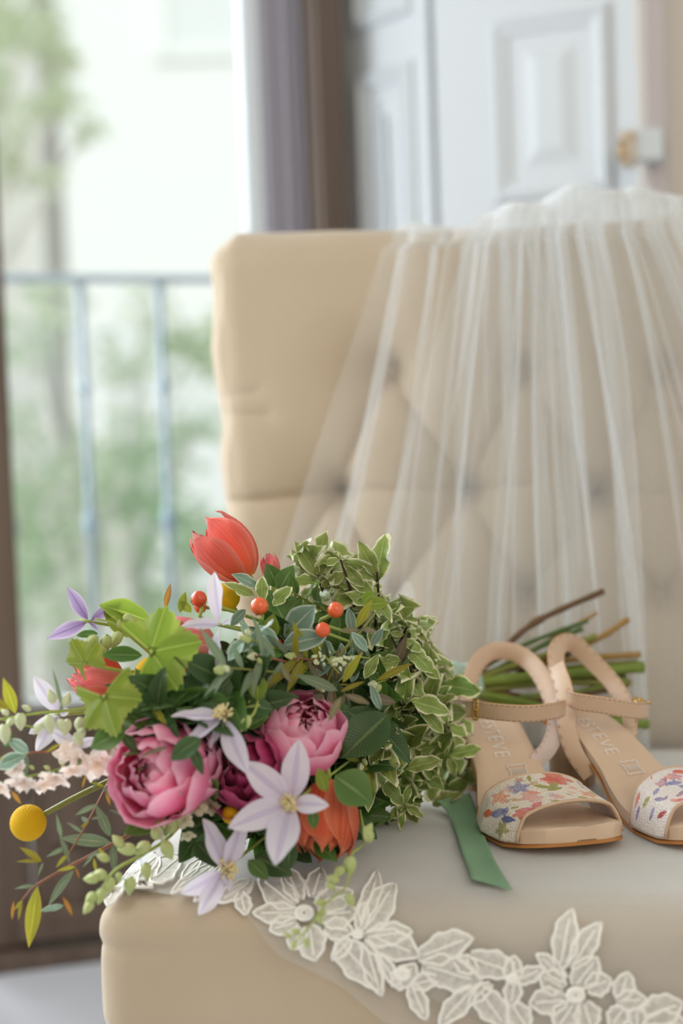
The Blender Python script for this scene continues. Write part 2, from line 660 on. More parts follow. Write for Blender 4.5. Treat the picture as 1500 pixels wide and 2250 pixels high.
def tree(name, base, blobs, nleaf, size, mat, label, seed, branches):
    rnd = random.Random(seed)
    root = empty(name, base)
    tag(root, label, 'tree', 'street trees beyond the balcony')
    b = MB()
    base = Vector(base)
    top = Vector(blobs[0][0])
    b.tube(spline([base, base.lerp(top, .4) + Vector((.06, 0, 0)), base.lerp(top, .75), top], 9), [0.12 * (1 - .08 * i) for i in range(9)], 9)
    b.build('trunk', M_BARK, root)
    for c, rad in blobs[1:]:
        b = MB()
        st = base.lerp(top, rnd.uniform(.55, .8))
        b.tube(spline([st, st.lerp(Vector(c), .5) + Vector((0, 0, .1)), Vector(c)], 6), [0.05, .042, .036, .03, .02, .012], 7)
        b.build('branch', M_BARK, root)
    vs, fs = [], []
    tot = sum(r[1] ** 2 for r in blobs)
    for c, rad in blobs:
        n = int(nleaf * rad ** 2 / tot)
        for _ in range(n):
            v = Vector((rnd.gauss(0, 1), rnd.gauss(0, 1), rnd.gauss(0, 1))).normalized() * rad * rnd.random() ** 0.45
            v.z *= 0.8
            p = Vector(c) + v
            a = Vector((rnd.gauss(0, 1), rnd.gauss(0, 1), rnd.gauss(0, .6))).normalized()
            w = a.cross(Vector((rnd.gauss(0, 1), rnd.gauss(0, 1), rnd.gauss(0, 1)))).normalized()
            s = size * rnd.uniform(.6, 1.3)
            o = len(vs)
            vs += [p - a * s, p + w * s * .5, p + a * s, p - w * s * .5]
            fs.append((o, o + 1, o + 2, o + 3))
    f = mesh('foliage', vs, fs, mat, root, smooth=False)
    f['kind'] = 'stuff'


def PB(px, py, d, r):
    return (P(px, py, d), r)


tree('street_tree', (-2.7, 7.3, -3.2), [PB(-220, 420, 7.3, .4), PB(60, 60, 7.2, .26), PB(130, 130, 7.2, .13), PB(-80, 260, 7.2, .4), PB(130, 220, 7.1, .15), PB(190, 285, 7.3, .10),
     PB(40, 380, 7.2, .13), PB(110, 400, 7.2, .09), PB(-60, 10, 7.4, .3)], 1700, .045, M_TREE1, 'tall haze-paled street tree reaching up past the railing', 3, 4)
tree('street_tree', (-1.2, 6.2, -3.2), [PB(270, 1010, 6.2, .3), PB(260, 790, 6.2, .17), PB(60, 750, 6.2, .2), PB(310, 1130, 6.1, .28), PB(120, 1080, 6.2, .3), PB(110, 1280, 6.3, .36), PB(300, 1310, 6.3, .3),
     PB(430, 1180, 6.3, .28), PB(30, 940, 6.4, .2), PB(430, 950, 6.4, .22), PB(120, 660, 6.3, .16), PB(330, 680, 6.5, .16)], 1150, .05, M_TREE2, 'lower light green street tree seen between the balusters', 5, 4)
tree('street_tree', (-2.4, 9.0, -3.2), [PB(60, 1250, 9, .5), PB(260, 1380, 8.8, .5), PB(420, 1400, 9.2, .5), PB(-80, 1100, 9, .5), PB(420, 760, 9.5, .35)], 1500, .06, M_TREE1, 'distant pale green street tree low behind the balusters', 7, 4)

# ------------------------------------------------------------------ chair
TH = R(8.0)
CW, CD, SEATZ = 0.555, 0.455, 0.415
CR = Vector((math.cos(TH), -math.sin(TH), 0))
CB = Vector((math.sin(TH), math.cos(TH), 0))
CO = Vector((-0.166, 0.872, 0)) + CR * (CW / 2)          # middle of the front edge


def CH(x, y, z):
    return CO + CR * x + CB * y + Vector((0, 0, z))


def to_ch(p):
    q = Vector(p) - CO
    return q.dot(CR), q.dot(CB), p[2]


k = N('beige_linen')
f1 = k.noise(7, 3)
base = k.ramp(f1, [(0.3, C(186, 167, 142)), (0.7, C(195, 177, 153))])
k.l(base, k.b.inputs['Base Color'])
k.set(Roughness=0.85, Specular_IOR_Level=0.15, Sheen_Weight=0.25, Sheen_Roughness=0.5)
tcn = k.n('ShaderNodeTexCoord')
wv = k.n('ShaderNodeTexWave', bands_direction='X')
wv.inputs['Scale'].default_value = 420
k.l(tcn.outputs['Object'], wv.inputs[0])
wv2 = k.n('ShaderNodeTexWave', bands_direction='Z')
wv2.inputs['Scale'].default_value = 420
k.l(tcn.outputs['Object'], wv2.inputs[0])
k.bump(k.math('ADD', wv.outputs[1], wv2.outputs[1]), 0.12, 0.0006)
M_LINEN = k.m
M_LEG = plain('dark_wood_leg', C(70, 52, 40), 0.5, noise=20)


def rbox(half, r, n, disp=None):
    """rounded box: cube-sphere style grid, disp(p, normal) -> offset vector"""
    hx, hy, hz = half
    nx, ny, nz = n
    vs, fs, ix = [], [], {}

    def vert(i, j, l):
        key = (i, j, l)
        if key not in ix:
            p = Vector((-hx + 2 * hx * i / nx, -hy + 2 * hy * j / ny, -hz + 2 * hz * l / nz))
            q = Vector((max(-hx + r, min(hx - r, p.x)), max(-hy + r, min(hy - r, p.y)), max(-hz + r, min(hz - r, p.z))))
            d = p - q
            nn = d.normalized() if d.length > 1e-9 else Vector((0, 0, 1))
            s = q + nn * r if d.length > 1e-9 else p
            if disp:
                s = s + disp(s, nn)
            ix[key] = len(vs)
            vs.append(s)
        return ix[key]
    for i in range(nx):
        for j in range(ny):
            fs.append((vert(i, j, nz), vert(i + 1, j, nz), vert(i + 1, j + 1, nz), vert(i, j + 1, nz)))
            fs.append((vert(i, j, 0), vert(i, j + 1, 0), vert(i + 1, j + 1, 0), vert(i + 1, j, 0)))
    for i in range(nx):
        for l in range(nz):
            fs.append((vert(i, 0, l), vert(i + 1, 0, l), vert(i + 1, 0, l + 1), vert(i, 0, l + 1)))
            fs.append((vert(i, ny, l), vert(i, ny, l + 1), vert(i + 1, ny, l + 1), vert(i + 1, ny, l)))
    for j in range(ny):
        for l in range(nz):
            fs.append((vert(0, j, l), vert(0, j, l + 1), vert(0, j + 1, l + 1), vert(0, j + 1, l)))
            fs.append((vert(nx, j, l), vert(nx, j + 1, l), vert(nx, j + 1, l + 1), vert(nx, j, l + 1)))
    return vs, fs


chair = empty('upholstered_chair', CH(0, CD / 2, 0))
tag(chair, 'beige linen upholstered chair with a deep buttoned back under the veil', 'chair')
MCH = Matrix.Translation(CO) @ Matrix((CR, CB, Z3)).transposed().to_4x4()


def seat_disp(s, nn):
    o = Vector((0, 0, 0))
    if nn.z > 0.5:
        o.z += 0.004 * mnoise.noise(Vector((s.x * 5, s.y * 5, 0)))
    if nn.y < -0.5 or nn.x < -0.5:
        a = 0.0016 * mnoise.noise(Vector((s.x * 6 + 4, s.y * 6, s.z * 30)))
        # crease below the piped top edge, strongest at the corner
        zc = 0.030
        a -= 0.002 * math.exp(-((s.z + 0.0 - zc + 0.012) / 0.0035) ** 2) * math.exp(-((s.x + CW / 2) / 0.05) ** 2)
        o += nn * a
    return o


vs, fs = rbox((CW / 2, CD / 2 + 0.05, 0.045), 0.020, (70, 60, 26), seat_disp)
mesh('seat_cushion', vs, fs, M_LINEN, chair, mw=MCH @ Matrix.Translation((0, CD / 2 + 0.05, SEATZ - 0.045)))
vs, fs = rbox((CW / 2 - 0.002, CD / 2 + 0.048, 0.112), 0.012, (40, 30, 24), lambda s, nn: nn * 0.0012 * mnoise.noise(s * 9))
mesh('seat_base', vs, fs, M_LINEN, chair, mw=MCH @ Matrix.Translation((0, CD / 2 + 0.05, SEATZ - 0.090 - 0.1105)))
for sx in (-1, 1):
    for yy in (0.05, CD + 0.04):
        b = MB()
        b.tube([CH(sx * (CW / 2 - 0.045), yy, 0.0), CH(sx * (CW / 2 - 0.05), yy, 0.105)], [0.014, 0.022], 12)
        b.build('leg', M_LEG, chair)

# backrest: front plane leans; local u across, h height above the seat
BH = 0.484
LEAN = 0.155
BT = 0.105


def back_hw(h):
    t = max(0, min(1, h / BH))
    return 0.266 + 0.043 * t ** 0.8 - 0.004 * t ** 6


def back_front(h):
    return CD - 0.03 + LEAN * h


def px_to_back(px, py):
    """where the photo's pixel meets the leaning front plane of the back: (x across, h)"""
    d = 1.3
    for _ in range(30):
        x, y, z = to_ch(P(px, py, d))
        d += (back_front(z - SEATZ) - y) * 0.9
    return x, z - SEATZ


BTN = [(850, 812), (1150, 812), (735, 1078), (1022, 1075), (1312, 1085), (1155, 1312), (862, 1318), (1450, 1318), (1450, 815), (1600, 1090), (1740, 815), (1740, 1318), (590, 1330)]
BTN = [px_to_back(*q) for q in BTN]
EDGES = []
for i in range(len(BTN)):
    for j in range(i + 1, len(BTN)):
        dx, dh = BTN[i][0] - BTN[j][0], BTN[i][1] - BTN[j][1]
        L = math.hypot(dx, dh)
        if 0.09 < L < 0.19 and abs(dh) > 0.05:
            EDGES.append((BTN[i], BTN[j], 1.0))
EDGES.append((BTN[2], BTN[3], 0.8))
EDGES.append((BTN[3], (BTN[3][0] + 0.06, BTN[3][1] + .002), 0.9))
EDGES.append((BTN[4], BTN[9], 0.5))
EDGES.append((BTN[5], (BTN[5][0], 0.0), 1.2))
EDGES.append((BTN[6], (BTN[6][0], 0.0), 1.0))
EDGES.append((BTN[2], (-0.33, BTN[2][1] - 0.012), 1.2))
EDGES.append((px_to_back(590, 912), (-0.34, px_to_back(520, 905)[1]), 0.55))
EDGES.append((px_to_back(570, 860), (-0.34, px_to_back(500, 880)[1]), 0.35))
EDGES.append((px_to_back(1440, 905), (0.5, px_to_back(1500, 925)[1]), 0.8))


def seg_dist(x, h, a, b_):
    ax, ay = a; bx, by = b_
    vx, vy = bx - ax, by - ay
    L2 = vx * vx + vy * vy
    t = ((x - ax) * vx + (h - ay) * vy) / L2
    t = max(0, min(1, t))
    return math.hypot(x - ax - t * vx, h - ay - t * vy), t


def tuft(x, h):
    a = 0.0
    m = 9
    for (bx, bh) in BTN:
        r = math.hypot(x - bx, h - bh)
        m = min(m, r)
        a -= 0.016 * math.exp(-(r / 0.016) ** 2) + 0.012 * math.exp(-(r / 0.045) ** 2)
    for e0, e1, w in EDGES:
        if min(e0[0], e1[0]) - .02 < x < max(e0[0], e1[0]) + .02 and min(e0[1], e1[1]) - .02 < h < max(e0[1], e1[1]) + .02:
            dd, t = seg_dist(x, h, e0, e1)
            a -= w * (0.0048 * math.exp(-(dd / 0.0032) ** 2) + 0.003 * math.exp(-(dd / 0.013) ** 2))
    return a


def back_disp(s, nn):
    """s in rounded-box space: x in -1..1 scaled to half width .3, y thickness, z height"""
    h = s.z + BH / 2
    x = s.x / 0.3 * back_hw(h)
    o = Vector((x - s.x, 0, 0))
    fr = max(0, -nn.y)
    if fr > 0.01:
        o.y -= fr * (tuft(x, h) + 0.012 * (1 - (x / 0.3) ** 4) * (0.4 + 0.6 * math.sin(math.pi * min(1, h / BH))))
    # the outline: dipping top, chamfered upper corners, puckered sides
    if nn.z > 0.3 and h > BH * .5:
        o.z += -0.006 * math.cos(x / 0.3 * math.pi) * 0.9 + 0.0025 * mnoise.noise(Vector((x * 14, 1, s.y * 8)))
    c = max(0, (abs(x) - 0.275) / 0.03) * max(0, (h - BH + 0.035) / 0.035)
    o.z -= 0.016 * min(1, c)
    if abs(nn.x) > 0.5:
        o.x += math.copysign(1, x) * (0.0022 * math.sin(h * 55) + 0.002 * mnoise.noise(Vector((1, s.y * 9, h * 22))))
    o.y += LEAN * h
    return o


vs, fs = rbox((0.3, BT / 2, BH / 2), 0.032, (170, 16, 150), back_disp)
mesh('backrest', vs, fs, M_LINEN, chair, mw=MCH @ Matrix.Translation((0, CD - 0.03 + BT / 2, SEATZ + BH / 2)))


def back_y(x, h):
    return back_front(h) - 0.012 * (1 - (x / 0.3) ** 4) * (0.4 + 0.6 * math.sin(math.pi * max(0, min(1, h / BH)))) - tuft(x, h)


for (bx, bh) in BTN:
    if abs(bx) > 0.29 or bh < 0.02:
        continue
    y = back_y(bx, bh) - 0.003
    b = MB()
    b.ball(CH(bx, y, SEATZ + bh), 1, 20, 10, sx=(CR * 0.0125, Z3 * 0.0125, -CB * 0.0062))
    b.build('button', M_LINEN, chair)

# ------------------------------------------------------------------ veil
k = N('ivory_tulle')
geo = k.n('ShaderNodeNewGeometry')
vd = k.n('ShaderNodeVectorMath', operation='DOT_PRODUCT')
k.l(geo.outputs['Normal'], vd.inputs[0]); k.l(geo.outputs['Incoming'], vd.inputs[1])
cs = k.math('MAXIMUM', k.math('ABSOLUTE', vd.outputs['Value']), 0.06)
TULLE_K = 0.225
cov = k.math('SUBTRACT', 1.0, k.math('POWER', 2.718, k.math('DIVIDE', -TULLE_K, cs)))
nz = k.noise(30, 2)
cov = k.math('MULTIPLY', cov, k.math('ADD', 0.97, k.math('MULTIPLY', nz, 0.06)), True)
df = k.n('ShaderNodeBsdfDiffuse'); df.inputs[0].default_value = C(247, 250, 252)
tl = k.n('ShaderNodeBsdfTranslucent'); tl.inputs[0].default_value = C(247, 250, 252)
m1 = k.n('ShaderNodeMixShader'); m1.inputs[0].default_value = 0.45
k.l(df.outputs[0], m1.inputs[1]); k.l(tl.outputs[0], m1.inputs[2])
tp = k.n('ShaderNodeBsdfTransparent')
m2 = k.n('ShaderNodeMixShader')
k.l(cov, m2.inputs[0]); k.l(tp.outputs[0], m2.inputs[1]); k.l(m1.outputs[0], m2.inputs[2])
k.l(m2.outputs[0], k.out.inputs[0])
M_TULLE = k.m

k = N('ivory_lace')
df = k.n('ShaderNodeBsdfDiffuse'); df.inputs[0].default_value = C(250, 246, 238)
tl = k.n('ShaderNodeBsdfTranslucent'); tl.inputs[0].default_value = C(250, 246, 238)
m1 = k.n('ShaderNodeMixShader'); m1.inputs[0].default_value = 0.3
k.l(df.outputs[0], m1.inputs[1]); k.l(tl.outputs[0], m1.inputs[2])
tp = k.n('ShaderNodeBsdfTransparent')
nz = k.noise(260, 2)
uvn = k.n('ShaderNodeUVMap')
sp = k.n('ShaderNodeSeparateXYZ'); k.l(uvn.outputs[0], sp.inputs[0])
e = k.math('ABSOLUTE', k.math('SUBTRACT', k.math('MULTIPLY', sp.outputs[0], 2), 1))
cov = k.math('ADD', k.math('MULTIPLY', nz, 0.7), k.math('MULTIPLY', k.math('POWER', e, 3.0), 0.4))
cov = k.math('ADD', cov, 0.36, True)
m2 = k.n('ShaderNodeMixShader')
k.l(cov, m2.inputs[0]); k.l(tp.outputs[0], m2.inputs[1]); k.l(m1.outputs[0], m2.inputs[2])
k.l(m2.outputs[0], k.out.inputs[0])
M_LACE = k.m
M_LACECORD = plain('ivory_lace_cord', C(250, 246, 238), 0.8, 0.2)

veil = empty('bridal_veil', CH(0.05, CD + 0.08, SEATZ + BH))
tag(veil, 'sheer ivory tulle veil with lace border draped over the chair', 'veil')


def lerp(a, b_, t):
    return a + (b_ - a) * t


def interp(x, xs, ys):
    return float(np.interp(x, xs, ys))


RE = 0.022                                              # rounding of the seat's front edge
TOPX = (px_to_back(836, 560)[0], px_to_back(1492, 560)[0])


def seat_path(s, off):
    """s metres along the seat from y = 0 edge start (s<0 on the top, s>0 over the rounded edge and down): (y, z)"""
    r = RE + off
    if s < 0:
        return RE - s, SEATZ + off
    a = s / RE
    if a < math.pi / 2:
        return RE - r * math.sin(a), SEATZ - RE + r * math.cos(a)
    return -off, SEATZ - RE - (s - RE * math.pi / 2)


HEMX = [-0.27, -0.235, -0.185, -0.157, -0.12, -0.097, -0.05, 0.0, 0.27]
HEMS = [-0.004, 0.004, 0.012, 0.040, 0.058, 0.078, 0.098, 0.115, 0.135]
NB, NF, NS = 16, 64, 44


def make_tulle(seed, topx, xl_bot, n1, n2, a1k, a2k, gap, NU, xb=0.30, puff=1.0):
    """one sheet of tulle: behind the back, over its top, fanning down the front, along the seat to the hem"""
    rng = random.Random(seed)
    PH = [rng.uniform(0, 6.28) for _ in range(14)]

    def fold(u, v):
        # pleats as (x offset, y offset); v 0 at the top .. 1 at the seat
        w = u + 0.034 * math.sin(7 * u + PH[0]) + 0.017 * math.sin(17 * u + PH[1] + .8 * v) + 0.007 * math.sin(41 * u + PH[6] + 1.5 * v)
        am = 0.5 + 0.5 * math.sin(15 * u + PH[2] + 1.4 * v)
        p1 = 2 * math.pi * n1 * w + 0.8 * math.sin(3 * v + PH[3] + 5 * u)
        p2 = 2 * math.pi * n2 * w + 1.3 * math.sin(4 * v + PH[4] + 11 * u)
        a1 = (0.25 + 0.95 * am) * a1k
        a2 = a2k * (1 - 0.45 * v) * (0.25 + (0.5 + 0.5 * math.sin(11 * u + PH[5] + v)))
        return a1 * math.sin(p1) + a2 * math.sin(p2), a1 * math.cos(p1) * 0.9 + a2 * math.cos(p2) * 0.8

    rows = [('b', i / NB) for i in range(NB)] + [('f', i / NF) for i in range(NF)] + [('s', i / (NS - 1)) for i in range(NS)]
    vs = []
    for kind, t in rows:
        for j in range(NU):
            u = j / (NU - 1)
            if kind == 'b':
                fx, fy = fold(u, 0)
                x = lerp(topx[0] + 0.006, topx[1], u) + fx * 0.0085
                lump = puff * (0.017 * math.exp(-((x - 0.06) / 0.09) ** 2) + 0.007 * mnoise.noise(Vector((x * 30, t * 3, seed))))
                yb = back_front(BH) + BT * 0.5
                hy = BT * 0.5 + 0.012 + gap * .4
                zt = SEATZ + BH + 0.004 + gap * .5 + lump - 0.008 * math.cos(x / 0.3 * math.pi)
                if t < 0.45:
                    y = yb + hy
                    z = lerp(zt - 0.30, zt - 0.03, t / 0.45)
                else:
                    a = (t - 0.45) / 0.55 * math.pi
                    y = yb + hy * math.cos(a)
                    z = zt - 0.03 + 0.034 * math.sin(a) + lump * 0.6 * math.sin(a)
                y -= fy * 0.003
                z += abs(fy) * 0.002
            elif kind == 'f':
                v = t
                fx, fy = fold(u, v)
                xl = lerp(topx[0], xl_bot, v ** 1.0)
                xr = lerp(topx[1], xb, v ** 0.9)
                x = lerp(xl, xr, u) + fx * lerp(0.0085, 0.0150, v)
                h = lerp(BH - 0.026, 0.012, v)
                yb = back_front(h) - 0.026 - gap
                yb = lerp(yb, CD - 0.056 - gap * .6, max(0, (v - 0.55) / 0.45) ** 1.6)
                y = yb - 0.014 * lerp(0.55, 0.6, v) - fy * lerp(0.006, 0.0075, v)
                z = SEATZ + h
            else:
                fx, fy = fold(u, 1)
                xl, xr = lerp(xl_bot, -0.268, min(1, t * 1.4)), lerp(xb, 0.275, min(1, t * 1.6))
                x = lerp(xl, xr, u) + fx * lerp(0.0150, 0.002, min(1, t * 3))
                x = max(-0.272, x)
                hem = interp(x, HEMX, HEMS)
                s0 = RE - (CD - 0.064 - gap * .6)
                s = lerp(s0, hem - gap * 2.5, t)
                off = 0.0035 + gap * .12 + (0.5 + 0.5 * fy) * lerp(0.010, 0.0006, min(1, t * 2.6)) + 0.0012 * (1 + mnoise.noise(Vector((x * 22, s * 22, 5)))) * (1 - t * .5)
                if x > 0.27 and t < 0.6:
                    off = max(off, 0.004)
                y, z = seat_path(s, off)
                if t < 0.12:
                    z = lerp(SEATZ + 0.012, z, t / 0.12)
            vs.append(CH(x, y, z))
    mesh('tulle', vs, grid_faces(len(rows), NU), M_TULLE, veil)


make_tulle(11, TOPX, -0.268, 9, 25, 1.0, 0.55, 0.0, 620)
make_tulle(29, (px_to_back(1010, 560)[0], TOPX[1] + .01), -0.165, 6, 22, 1.0, 0.7, 0.011, 520, puff=0.6)


def sd_seat(p):
    x, y, z = to_ch(p)
    hx, hy, hz = CW / 2, CD / 2 + 0.05, 0.2
    qx, qy, qz = abs(x) - hx + RE, abs(y - (CD / 2 + 0.05)) - hy + RE, abs(z - (SEATZ - 0.2)) - hz + RE
    return math.sqrt(max(qx, 0) ** 2 + max(qy, 0) ** 2 + max(qz, 0) ** 2) + min(max(qx, qy, qz), 0) - RE


def on_seat(px, py, off):
    """the point of the seat surface (raised by off) seen at the pixel"""
    dv = (P(px, py, 1.0) - CAM)
    t = 0.6
    for _ in range(60):
        s = sd_seat(CAM + dv * t) - off
        t += s * 0.9
        if abs(s) < 1e-5:
            break
    if t > 1.4 or abs(sd_seat(CAM + dv * t) - off) > 0.004:                      # past the seat's outline: lie against its nearest edge
        q = to_ch(P(px, py, 0.88))
        return CH(max(-CW / 2 - off, min(CW / 2, q[0])), q[1] * 0 + 0.02, min(q[2], SEATZ + off))
    return CAM + dv * t


def lace(pl, width, bend=0.0, blunt=0.8, off=0.0068, peak=0.5, surf=None):
    """one lace leaf or petal: base pixel -> tip pixel, laid on the cloth; net inside, raised cord along the rim"""
    (x0, y0), (x1, y1) = pl
    L = math.hypot(x1 - x0, y1 - y0)
    ux, uy = (x1 - x0) / L, (y1 - y0) / L
    nx, ny = -uy, ux
    n, mcols = 12, 7
    f = surf or (lambda a, b_: on_seat(a, b_, off))
    vs, uv = [], []
    rimL, rimR = [], []
    for i in range(n + 1):
        t = i / n
        tt = t ** (math.log(.5) / math.log(peak))
        w = width / 2 * (math.sin(math.pi * min(1, .06 + .94 * tt)) ** blunt) * (1 + 0.10 * math.sin(t * 19 + x0))
        bx = bend * L * math.sin(math.pi * t * 0.5) ** 2
        for j in range(mcols):
            s = -1 + 2 * j / (mcols - 1)
            px = x0 + ux * L * t + nx * (w * s + bx)
            py = y0 + uy * L * t + ny * (w * s + bx)
            p = f(px, py)
            vs.append(p)
            uv.append((0.5 + 0.5 * s, t))
            if j == 0: rimL.append(f(px, py))
            if j == mcols - 1: rimR.append(f(px, py))
    me = mesh('lace_petal', vs, grid_faces(n + 1, mcols), M_LACE, veil, uv=uv)
    b = MB()
    rr = 0.0009
    b.tube(rimL + rimR[::-1], rr, 5)
    b.tube([vs[i * mcols + mcols // 2] for i in range(1, n - 1)], rr * 0.8, 5)
    b.build('lace_cord', M_LACECORD, me)


def lace_ring(cx, cy, r):
    b = MB()
    pts = [on_seat(cx + r * math.cos(a), cy + r * .8 * math.sin(a), 0.0075) for a in [2 * math.pi * i / 18 for i in range(19)]]
    b.tube(pts, 0.0016, 6)
    for i in range(6):
        b.ball(on_seat(cx + r * .45 * math.cos(i), cy + r * .4 * math.sin(i), 0.0075), 0.0014, 8, 5)
    b.build('lace_eyelet', M_LACECORD, veil)


LACE = [
    # first flower, right of the lilac clematis
    ((650, 1990), (566, 1932), 62, 0.05), ((660, 1978), (628, 1905), 46, 0), ((686, 1972), (706, 1906), 46, 0), ((655, 2006), (556, 2000), 46, -.05), ((652, 2024), (596, 2050), 44, .1),
    ((678, 2034), (700, 2108), 62, .1), ((700, 2010), (784, 2002), 70, 0), ((694, 1992), (770, 1950), 54, .1), ((712, 2036), (776, 2046), 50, 0), ((665, 2040), (640, 2085), 44, 0),
    # leaves right of it
    ((800, 2042), (884, 1958), 64, -.18), ((800, 2030), (800, 1912), 42, .22), ((790, 2046), (800, 1982), 30, 0), ((812, 2052), (915, 2112), 66, -.1), ((800, 2058), (905, 2058), 52, -.1),
    ((745, 2062), (822, 2184), 74, -.12), ((800, 2070), (850, 2182), 44, .1), ((830, 2094), (872, 2180), 30, -.1), ((868, 2172), (902, 2112), 50, .15), ((770, 2062), (730, 2108), 30, 0),
    # leaf pieces left, below the clematis
    ((556, 1934), (486, 1990), 36, .1), ((530, 1960), (534, 2010), 34, -.1), ((472, 1896), (384, 1972), 26, .1), ((480, 1910), (420, 1975), 20, -.1), ((440, 1890), (398, 1935), 22, .0),
    # white rumpled lace near the left corner
    ((300, 1890), (252, 1952), 60, 0), ((345, 1880), (290, 1935), 62, .1), ((395, 1885), (325, 1930), 50, -.1), ((262, 1915), (236, 1990), 40, 0),
    # second cluster
    ((918, 2100), (1042, 2080), 66, -.15), ((926, 2122), (1060, 2140), 74, .12), ((1030, 2098), (1118, 2160), 66, -.2), ((1000, 2108), (1050, 2132), 40, 0), ((960, 2150), (900, 2165), 36, 0), ((902, 2160), (936, 2240), 38, 0),
    ((1040, 2166), (978, 2262), 48, .12), ((1052, 2170), (1100, 2262), 62, -.1), ((1078, 2160), (1030, 2205), 30, 0), ((1124, 2162), (1130, 2100), 40, 0), ((1128, 2158), (1190, 2120), 36, .1),
    ((1130, 2150), (1122, 2212), 38, 0), ((1124, 2206), (1160, 2262), 52, 0),
    # second flower with the twin leaves above it
    ((1226, 2128), (1278, 2006), 56, -.16), ((1252, 2126), (1331, 2037), 50, -.12), ((1262, 2168), (1312, 2104), 60, 0), ((1240, 2172), (1186, 2142), 56, 0), ((1244, 2152), (1170, 2112), 34, .2), ((1288, 2172), (1342, 2152), 52, 0),
    ((1244, 2196), (1164, 2214), 60, .1), ((1262, 2204), (1222, 2262), 60, 0), ((1282, 2202), (1300, 2262), 56, 0),
    # right hand pieces
    ((1362, 2196), (1376, 2136), 46, .05), ((1352, 2200), (1420, 2196), 44, 0), ((1372, 2214), (1340, 2256), 48, 0), ((1408, 2236), (1500, 2204), 70, 0), ((1420, 2250), (1510, 2252), 60, 0), ((1398, 2214), (1400, 2262), 40, 0),
]
for (a, c, w, bd) in LACE:
    lace((a, c), w, bd)
for c in ((668, 2006, 17), (1264, 2186, 17), (884, 2140, 14), (786, 2052, 9), (1126, 2150, 9)):
    lace_ring(*c)
lace(((872, 1405), (884, 1278), ), 46, .1, surf=lambda a, b_: P(a, b_, 1.262))
lace(((884, 1395), (908, 1300), ), 30, -.1, surf=lambda a, b_: P(a, b_, 1.259))

# ------------------------------------------------------------------ sandals
k = N('nude_leather')
f1 = k.noise(25, 4)
k.l(k.ramp(f1, [(0.3, C(200, 168, 140)), (0.7, C(213, 183, 156))]), k.b.inputs['Base Color'])
vz = k.n('ShaderNodeTexVoronoi'); vz.inputs['Scale'].default_value = 900
tcv = k.n('ShaderNodeTexCoord'); k.l(tcv.outputs['Object'], vz.inputs['Vector'])
k.bump(vz.outputs['Distance'], 0.12, 0.0004)
k.set(Roughness=0.38, Specular_IOR_Level=0.45)
M_LEATHER = k.m
M_INSOLE = plain('insole_leather', C(216, 187, 160), 0.36, 0.45, noise=14, dark=0.95, bump=(500, 0.06, 0.0004))
M_LINING = plain('pearly_lining', C(216, 196, 188), 0.42, 0.5, noise=70, dark=0.93, bump=(260, 0.35, 0.0008))
M_CARAMEL = plain('caramel_sole_edge', C(184, 124, 66), 0.4, 0.4, noise=30, dark=0.9)
M_HEEL = plain('nude_heel_leather', C(176, 142, 110), 0.42, 0.4, noise=20, dark=0.93)
M_GOLD = plain('gold_metal', C(214, 170, 84), 0.22, 0.5, 1.0)
M_PRINT_INK = plain('silver_stamp', C(244, 240, 236), 0.5, 0.4)
M_STITCH = plain('tan_thread', C(150, 112, 76), 0.8)
k = N('floral_print_cloth')
at = k.n('ShaderNodeVertexColor', layer_name='print')
k.l(at.outputs[0], k.b.inputs['Base Color'])
vz = k.n('ShaderNodeTexVoronoi'); vz.inputs['Scale'].default_value = 700
tcv = k.n('ShaderNodeTexCoord'); k.l(tcv.outputs['Object'], vz.inputs['Vector'])
k.bump(vz.outputs['Distance'], 0.6, 0.0008)
k.set(Roughness=0.33, Specular_IOR_Level=0.5)
M_FLORAL = k.m

YS = [0, .0015, .004, .008, .014, .03, .06, .09, .12, .15, .18, .198, .206, .210]
XL = [.004, -.009, -.018, -.0255, -.0325, -.041, -.0450, -.0395, -.0300, -.0262, -.0245, -.0190, -.012, -.004]
XR = [.012, .0215, .028, .0335, .0378, .041, .0375, .0285, .0205, .0190, .0200, .0170, .011, .004]
ZY = [0, .012, .03, .05, .075, .09, .11, .13, .15, .17, .21]
ZI = [.0185, .0165, .0140, .0130, .0135, .016, .025, .039, .051, .0585, .0640]


def smooth_interp(x, xs, ys):
    # monotone-ish: average of two linear looks for softness
    e = 0.006
    return (interp(x - e, xs, ys) + 2 * interp(x, xs, ys) + interp(x + e, xs, ys)) / 4


def insole_z(y):
    return smooth_interp(y, ZY, ZI)


